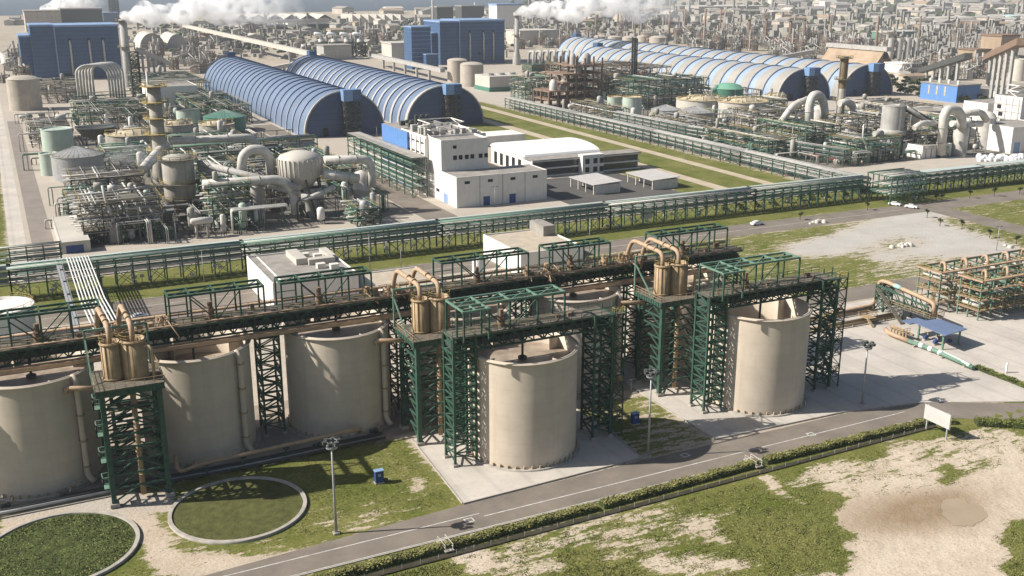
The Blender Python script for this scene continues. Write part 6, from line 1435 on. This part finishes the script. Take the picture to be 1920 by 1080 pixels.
for px, yb, yt, lab, m in ((216, 40, 0, 'far lattice tower behind the left grey chimney', DARKS),):
    u, v = at(px, yb); h = hgt(px, yb, yt); t = thing('lattice_tower', lab, 'tower', (u, v, 0)); MB().lattice(u - 8, v - 8, u + 8, v + 8, 0, h, 9, 1.2, 1.2, True).build('bracing', m, t)
    for x, y in ((-8, -8), (8, -8), (8, 8), (-8, 8)): MB().box(u + x - 1, v + y - 1, 0, u + x + 1, v + y + 1, h).build('leg', m, t)
box_at(1528, 1560, 158, 122, 'pale brown block before the brown stockpile shed', BRICKY, BRICKY)
SAY = [(1826, 1854, 126, 94, 'square pale brown tower on the inclined conveyor', BRICKY, BROWN, 20), (1872, 1906, 118, 68, 'tall brown transfer tower at the upper right', BRICKY, BROWN, 24), (1690, 1724, 136, 120, 'white low block below the far silo row', WHITE, WHITE, 20), (1870, 1925, 190, 168, 'long white low block by the orchard strip', WHITE, GREYR, 20), (735, 775, 115, 82, 'cream stepped block left of the slim blue tower', CREAM, CREAM, 30), (608, 660, 112, 86, 'grey hopper house over the second arched hall', GREY, GREYR, 26), (195, 222, 42, 24, 'small blue roofed house on the left boiler house skyline', BLUE, LBLUE, 20), (50, 118, 60, 22, 'far beige works behind the left boiler house', BEIGE, GREYR, 60), (118, 195, 56, 18, 'far dark works behind the left boiler house', DARKS, GREYR, 60), (820, 850, 50, 14, 'far dark tower block behind the central boiler house', DARKS, GREYR, 30), (866, 908, 44, 12, 'second far dark tower block behind the central boiler house', DARKS, GREYR, 30), (932, 978, 60, 10, 'far white block with blue top right of the central boiler house', WHITE, LBLUE, 30),
       (1730, 1830, 20, 12, 'far long white shed with bright roof at the top right', WHITE, WHITE, 80), (1726, 1842, 44, 34, 'far long pinkish wall building at the upper right', BEIGE, CREAM, 60), (1675, 1712, 40, 30, 'far greenish shed left of the pinkish building', GREY, GREYR, 60), (1545, 1556, 20, 4, 'far slim white tower on the right plain', WHITE, WHITE, 20), (1480, 1520, 24, 18, 'far low white shed on the right plain, left of the white tower', WHITE, WHITE, 60), (1560, 1610, 24, 17, 'far low white shed on the right plain, right of the white tower', WHITE, WHITE, 60), (1310, 1440, 22, 12, 'far pale terrace on the skyline above the refinery', BEIGE, CREAM, 120), (1214, 1266, 36, 28, 'far cream roofed shed above the refinery', CREAM, CREAM, 50), (975, 1046, 84, 58, 'pale ribbed cooling house right of the central stack', CREAM, CREAM, 40), (540, 620, 50, 42, 'far white low shed before the gabled stores', WHITE, WHITE, 30), (500, 540, 58, 48, 'far dark shed, left of a pair before the gabled stores', DARKS, DARKS, 30), (575, 618, 57, 46, 'far dark shed, right of a pair before the gabled stores', DARKS, DARKS, 30), (1275, 1312, 172, 150, 'grey blue box house before the right arched halls', mat('grey_blue', (.22, .26, .30), .6, .1), DARKS, 24), (1760, 1800, 62, 46, 'grey far block right of the silo row', GREY, GREYR, 40), (1836, 1872, 56, 40, 'brown far block below the turquoise tank', BROWN, GREYR, 40)]
for q in SAY: box_at(q[0], q[1], q[2], q[3], q[4], q[5], q[6], q[7])
for k in range(4): tank_at(1668 + k * 16, 112, 11, 72, 'slim pale silo, %s from the left under a pale green gallery' % ordinal(k), GREY, 'open', name='silo', cat='silo', group='far silo row')
box_at(1664, 1724, 75, 60, 'pale green roof house above the far silo row', PGREEN, CREAM, 30)
tank_at(1908, 152, 26, 112, 'tall cream silo at the right edge', CREAM, 'open', name='silo', cat='silo')
for px, w_, yb, yt, lab in ((1855, 24, 106, 72, 'white pyramid hopper left of the tall brown transfer tower'),):
    u, v, r = round_spot(px, yb, w_); h = hgt(px, yb, yt); t = thing('pyramid_hopper', lab, 'hopper', (u, v, 0)); MB().lathe(u, v, [(r, h * .2), (r * .15, h), (.01, h)], 4).build('cone', WHITE, t); MB().lattice(u - r * .6, v - r * .6, u + r * .6, v + r * .6, 0, h * .25, 1, 1, 1, True).build('legs', GREY, t)
for k in range(4):
    u, v = at(605 + k * 24, 106); t = thing('cyclone', 'white cyclone on dark steelwork, %s from the left above the second arched hall' % ordinal(k), 'cyclone', (u, v, 0), 'row of cyclones'); h = hgt(605 + k * 24, 106, 68); MB().lathe(u, v, [(1, h * .5), (4, h * .68), (4, h * .84), (1.5, h * .9), (1.5, h)], 12).build('cone', WPIPE, t); MB().tube([(u, v, h), (u, v, h + 2), (u - 8, v, h + 3)], 1.6, 8, 2).build('outlet', CARW, t); MB().lattice(u - 5, v - 5, u + 5, v + 5, 0, h * .7, 3, .8, .9, True).build('frame', DARKS, t)

# far works: a handful of plant blocks, copied
protos = []
PB = mat('far_steel', (.17, .155, .13), .8, .3, .2)
for i in range(6):
    rr = random.Random(i + 900); nf = 2 + i % 3
    t = process_rack(-12, -8, 12, 8, nf, 6 + i % 2, 'far works block', 500 + i, m=(PB, DARKS, BROWN)[i % 3], vessels=5, pipes=8, name='process_block', group='far works blocks', railm=PB, deckm=BROWN, colr=.5)
    b = MB()
    for k in range(3): x, y, r = rr.uniform(-11, 11), rr.uniform(-7, 7), rr.uniform(1.2, 2.4); b = MB().cyl(x, y, 0, nf * 7 * rr.uniform(.9, 1.5), r, 10); b.build('column_vessel', rr.choice((BEIGE, WPIPE, GREY, GREY)), t)
    MB().box(-11, -9, 0, rr.uniform(-4, 4), -3, rr.uniform(5, 11)).build('house', rr.choice((BEIGE, CREAM, GREY)), t)
    MB().tube([(-16, -9, 12), (4, -9, 18), (10, -2, 26)], 1.0, 8).build('pipe', GREY, t)
    protos.append(t)
zones = [((965, 1440), (58, 92), 120, 'in the far refinery above the right arched halls'), ((1440, 1920), (62, 112), 110, 'in the far works right of the brown stockpile shed'), ((1690, 1920), (112, 150), 26, 'before the brown transfer towers'), ((640, 780), (52, 100), 14, 'left of the slim blue tower'), ((250, 400), (100, 140), 16, 'behind the black mast'), ((1000, 1440), (40, 58), 36, 'on the far edge of the refinery'), ((330, 640), (60, 98), 14, 'beside the long cream conveyor'), ((0, 60), (90, 170), 10, 'at the left edge behind the tan tank'), ((1300, 1530), (92, 112), 16, 'just behind the right arched halls')]
KIND = ['pale open framed', 'dark framed', 'brown framed', 'tall pale framed', 'tall dark framed', 'low brown framed']
used = [False] * 6
for zi, (xr, yr, n, say) in enumerate(zones):
    rr = random.Random(zi + 70)
    for k in range(n):
        px, py = rr.uniform(*xr), rr.uniform(*yr); u, v = at(px, py); i = rr.randrange(6); rz = rr.choice((0, math.pi / 2)) + rr.uniform(-.1, .1); s_ = rr.uniform(.3, .62); lab = '%s far works block %s' % (KIND[i], say)
        if not used[i]:
            o = protos[i]; o.location = (u, v, 0); o.rotation_euler = (0, 0, rz); o.scale = (s_, s_, s_); o['label'] = lab; used[i] = True
        else: o = far_copy(protos[i], (u, v, 0), rz, lab, (s_, s_, s_ * rr.uniform(.8, 1.2)))
        o['group'] = KIND[i] + ' far works blocks ' + say
# far low buildings
hp = []
for i, (m_, rm_) in enumerate(((CREAM, CREAM), (BEIGE, GREYR), (GREY, GREYR), (BEIGE, BRICKY))):
    t = thing('far_building', 'far low building', 'building', (0, 0, 0), 'far low buildings'); MB().box(-10, -6, 0, 10, 6, 6).build('walls', m_, t)
    MB().add([(-10.5, -6.5, 6), (10.5, -6.5, 6), (10.5, 6.5, 6), (-10.5, 6.5, 6), (-10.5, 0, 8.2), (10.5, 0, 8.2)], [(0, 1, 5, 4), (2, 3, 4, 5), (0, 4, 3), (1, 2, 5)]).build('roof', rm_, t); hp.append(t)
HK = ['white', 'beige', 'grey', 'brown roofed']
used = [False] * 4
for zi, (xr, yr, n, say) in enumerate((((1440, 1920), (4, 60), 90, 'on the hazy plain at upper right'), ((960, 1440), (22, 50), 36, 'behind the far refinery'), ((330, 700), (44, 90), 36, 'among the far works at upper left'), ((0, 250), (30, 60), 10, 'on the shore at the left'), ((640, 960), (24, 60), 30, 'on the shore above the central boiler house'), ((1690, 1920), (110, 160), 14, 'by the orchard strip'))):
    rr = random.Random(zi + 170)
    for k in range(n):
        u, v = at(rr.uniform(*xr), rr.uniform(*yr)); i = rr.choice((0, 1, 1, 2, 2, 3)); L = math.hypot(u, v) / 900; lab = 'small %s far building %s' % (HK[i], say); sc_ = (L * rr.uniform(.4, 1.3), L * rr.uniform(.5, 1.2), L * rr.uniform(.4, .9)); rz = rr.choice((0, math.pi / 2)) + rr.uniform(-.2, .2)
        if not used[i]: o = hp[i]; o.location = (u, v, 0); o.rotation_euler = (0, 0, rz); o.scale = sc_; o['label'] = lab; used[i] = True
        else: o = far_copy(hp[i], (u, v, 0), rz, lab, sc_)
        o['group'] = 'small %s far buildings %s' % (HK[i], say)
b = MB(); rr = random.Random(33)
for k in range(2200):
    px, py = rr.choice(((rr.uniform(960, 1930), rr.uniform(0, 66)), (rr.uniform(240, 960), rr.uniform(42, 110)), (rr.uniform(1680, 1930), rr.uniform(60, 130)), (rr.uniform(960, 1930), rr.uniform(20, 80)))); u, v = at(px, py); L = math.hypot(u, v) / 1200; x, y, z = rr.uniform(1.5, 6) * L, rr.uniform(1.5, 6) * L, rr.choice((2, 3, 5, 9, 14)) * L * rr.uniform(.5, 1)
    if z > 8 * L: x = y = 1.0 * L
    b.box(u - x, v - y, 0, u + x, v + y, z)
b2 = MB(); r2 = random.Random(44)
for k in range(900):
    px, py = r2.choice(((r2.uniform(960, 1930), r2.uniform(2, 60)), (r2.uniform(300, 960), r2.uniform(40, 100)), (r2.uniform(1500, 1930), r2.uniform(6, 70)))); u, v = at(px, py); L = math.hypot(u, v) / 1200
    for q in range(3):
        x, y, s_ = u + r2.uniform(-12, 12) * L, v + r2.uniform(-8, 8) * L, r2.uniform(1.5, 4) * L; z = s_ * r2.uniform(.8, 1.4); b2.lathe(x, y, [(s_ * .6, 0), (s_, z * .4), (s_ * .7, z * .85), (.01, z)], 6)
o = b2.build('distant_trees', LEAFD); o['kind'] = 'stuff'; o['label'] = 'dark scattered trees between the far works'; o['category'] = 'trees'
o = b.build('distant_town', LAND); o['kind'] = 'stuff'; o['label'] = 'mass of tiny hazy works and houses out to the horizon'; o['category'] = 'town'
# orchard strip and shrubs
t0 = make_tree('round olive tree', 5.0, 3.0, 240, LEAFD, 'olive trees in the strip at upper right', (*at(1700, 158), 0), name='olive_tree', leaf=1.1); rr = random.Random(4); k = 0
for row in range(5):
    for i in range(16):
        px = 1672 + i * 16 + row * 4; py = 150 + i * 2.3 + row * 6.5
        if px > 1925: continue
        if k == 0: t0.location = (*at(px, py), 0); t0['label'] = 'dark olive tree in the planted strip right of the arched halls'
        else: dup(t0, (*at(px + rr.uniform(-4, 4), py + rr.uniform(-1, 1)), 0), rr.random() * 6, 'dark olive tree in the planted strip right of the arched halls', (1, 1, rr.uniform(.7, 1.1)))
        k += 1
t1 = make_tree('green bush', 2.2, 1.6, 160, LEAF, 'bushes under the long rack', (*at(1500, 372), 0), name='bush', cat='bush', low=.1, leaf=.5); k = 0
for px, py in ((1420, 388), (1448, 384), (1475, 380), (1500, 376), (1520, 374), (1545, 370), (1585, 366), (1615, 362), (1640, 356), (1690, 352), (1720, 350), (1755, 346), (1390, 392), (1360, 396)):
    if k == 0: t1.location = (*at(px, py), 0); t1['label'] = 'green bush among the rack columns near the crossing'
    else: dup(t1, (*at(px, py), 0), k, 'green bush among the rack columns near the crossing', (1.2, 1.2, rr.uniform(.8, 1.3)))
    k += 1
structure(MB().sheet([*pxpoly((1676, 142), (1930, 176), (1930, 181), (1676, 146))], .3), 'canal', WALLW)

# ------------------------------------------------------------------ steam and haze
def steam_material(name, dens, x0, x1, scale):
    m = bpy.data.materials.new(name); m.use_nodes = True; n = m.node_tree.nodes; l = m.node_tree.links; n.remove(n['Principled BSDF']); out = n['Material Output']
    pv = n.new('ShaderNodeVolumePrincipled'); pv.inputs['Color'].default_value = (1, 1, 1, 1); pv.inputs['Anisotropy'].default_value = 0.2
    tc = n.new('ShaderNodeTexCoord'); sp = n.new('ShaderNodeSeparateXYZ'); l.new(tc.outputs['Object'], sp.inputs[0])
    g = n.new('ShaderNodeMapRange'); g.inputs['From Min'].default_value = x0; g.inputs['From Max'].default_value = x1; g.inputs['To Min'].default_value = dens; g.inputs['To Max'].default_value = dens * .04; l.new(sp.outputs[0], g.inputs['Value'])
    no = n.new('ShaderNodeTexNoise'); no.inputs['Scale'].default_value = scale; no.inputs['Detail'].default_value = 8; no.inputs['Roughness'].default_value = .62; l.new(tc.outputs['Object'], no.inputs['Vector'])
    r = n.new('ShaderNodeMapRange'); r.inputs['From Min'].default_value = .42; r.inputs['From Max'].default_value = .62; l.new(no.outputs['Fac'], r.inputs['Value'])
    mu = n.new('ShaderNodeMath'); mu.operation = 'MULTIPLY'; l.new(g.outputs[0], mu.inputs[0]); l.new(r.outputs[0], mu.inputs[1]); l.new(mu.outputs[0], pv.inputs['Density'])
    pv.inputs['Emission Strength'].default_value = 0
    l.new(pv.outputs[0], out.inputs['Volume']); return m
def steam(x, y, z, L, r0, r1, rise, label, dens, seed):
    """A plume drifting from a stack mouth along the wind; local X runs downwind."""
    rr = random.Random(seed); bm = bmesh.new(); n = 26
    for k in range(n):
        f = (k / (n - 1)) ** 1.2; r = (r0 + (r1 - r0) * f ** .7) * rr.uniform(.7, 1.15)
        mt = __import__('mathutils').Matrix.Translation((L * f, rr.uniform(-.5, .5) * r, rise * f ** .7 + rr.uniform(-.45, .5) * r))
        bmesh.ops.create_icosphere(bm, subdivisions=2, radius=r, matrix=mt)
    me = bpy.data.meshes.new('steam_plume'); bm.to_mesh(me); bm.free(); me.materials.append(steam_material('steam_' + str(seed), dens, 0, L, 2.2 / r1))
    o = bpy.data.objects.new('steam_plume', me); COL.objects.link(o); o.location = (x, y, z); o.rotation_euler = (0, 0, R(-26))
    m = o.modifiers.new('union', 'REMESH'); m.mode = 'VOXEL'; m.voxel_size = r1 / 7
    o['label'] = label; o['category'] = 'steam'; o['group'] = 'steam plumes'; return o
_u, _v = at(243, 165); _h = hgt(243, 165, 36); steam(_u, _v, _h + 2, 125, 4.5, 14, 8, 'white steam plume drifting right from the left grey chimney', .6, 1)
_u, _v = at(969, 122); _h = hgt(969, 122, 28); steam(_u, _v, _h + 2, 150, 4.0, 18, 10, 'big white steam plume from the central stack', .6, 2)
_u, _v = at(75, 46); _h = hgt(75, 46, 24); steam(_u, _v, _h, 110, 6, 18, 24, 'small far steam plume at the upper left', .35, 3)
a, c = at(205, 360); steam(a, c, 13, 26, 1.5, 5, 2, 'thin steam drifting over the green pipes of the left unit', .09, 4)
HAZE = bpy.data.materials.new('haze'); HAZE.use_nodes = True; n_ = HAZE.node_tree.nodes; n_.remove(n_['Principled BSDF'])
pv = n_.new('ShaderNodeVolumePrincipled'); pv.inputs['Color'].default_value = (.86, .92, 1.0, 1); pv.inputs['Density'].default_value = 0.00007; pv.inputs['Anisotropy'].default_value = 0.0
HAZE.node_tree.links.new(pv.outputs[0], n_['Material Output'].inputs['Volume'])
o = MB().box(-9500, -520, -1.2, 9500, 14500, 190).build('haze', HAZE); o['kind'] = 'stuff'
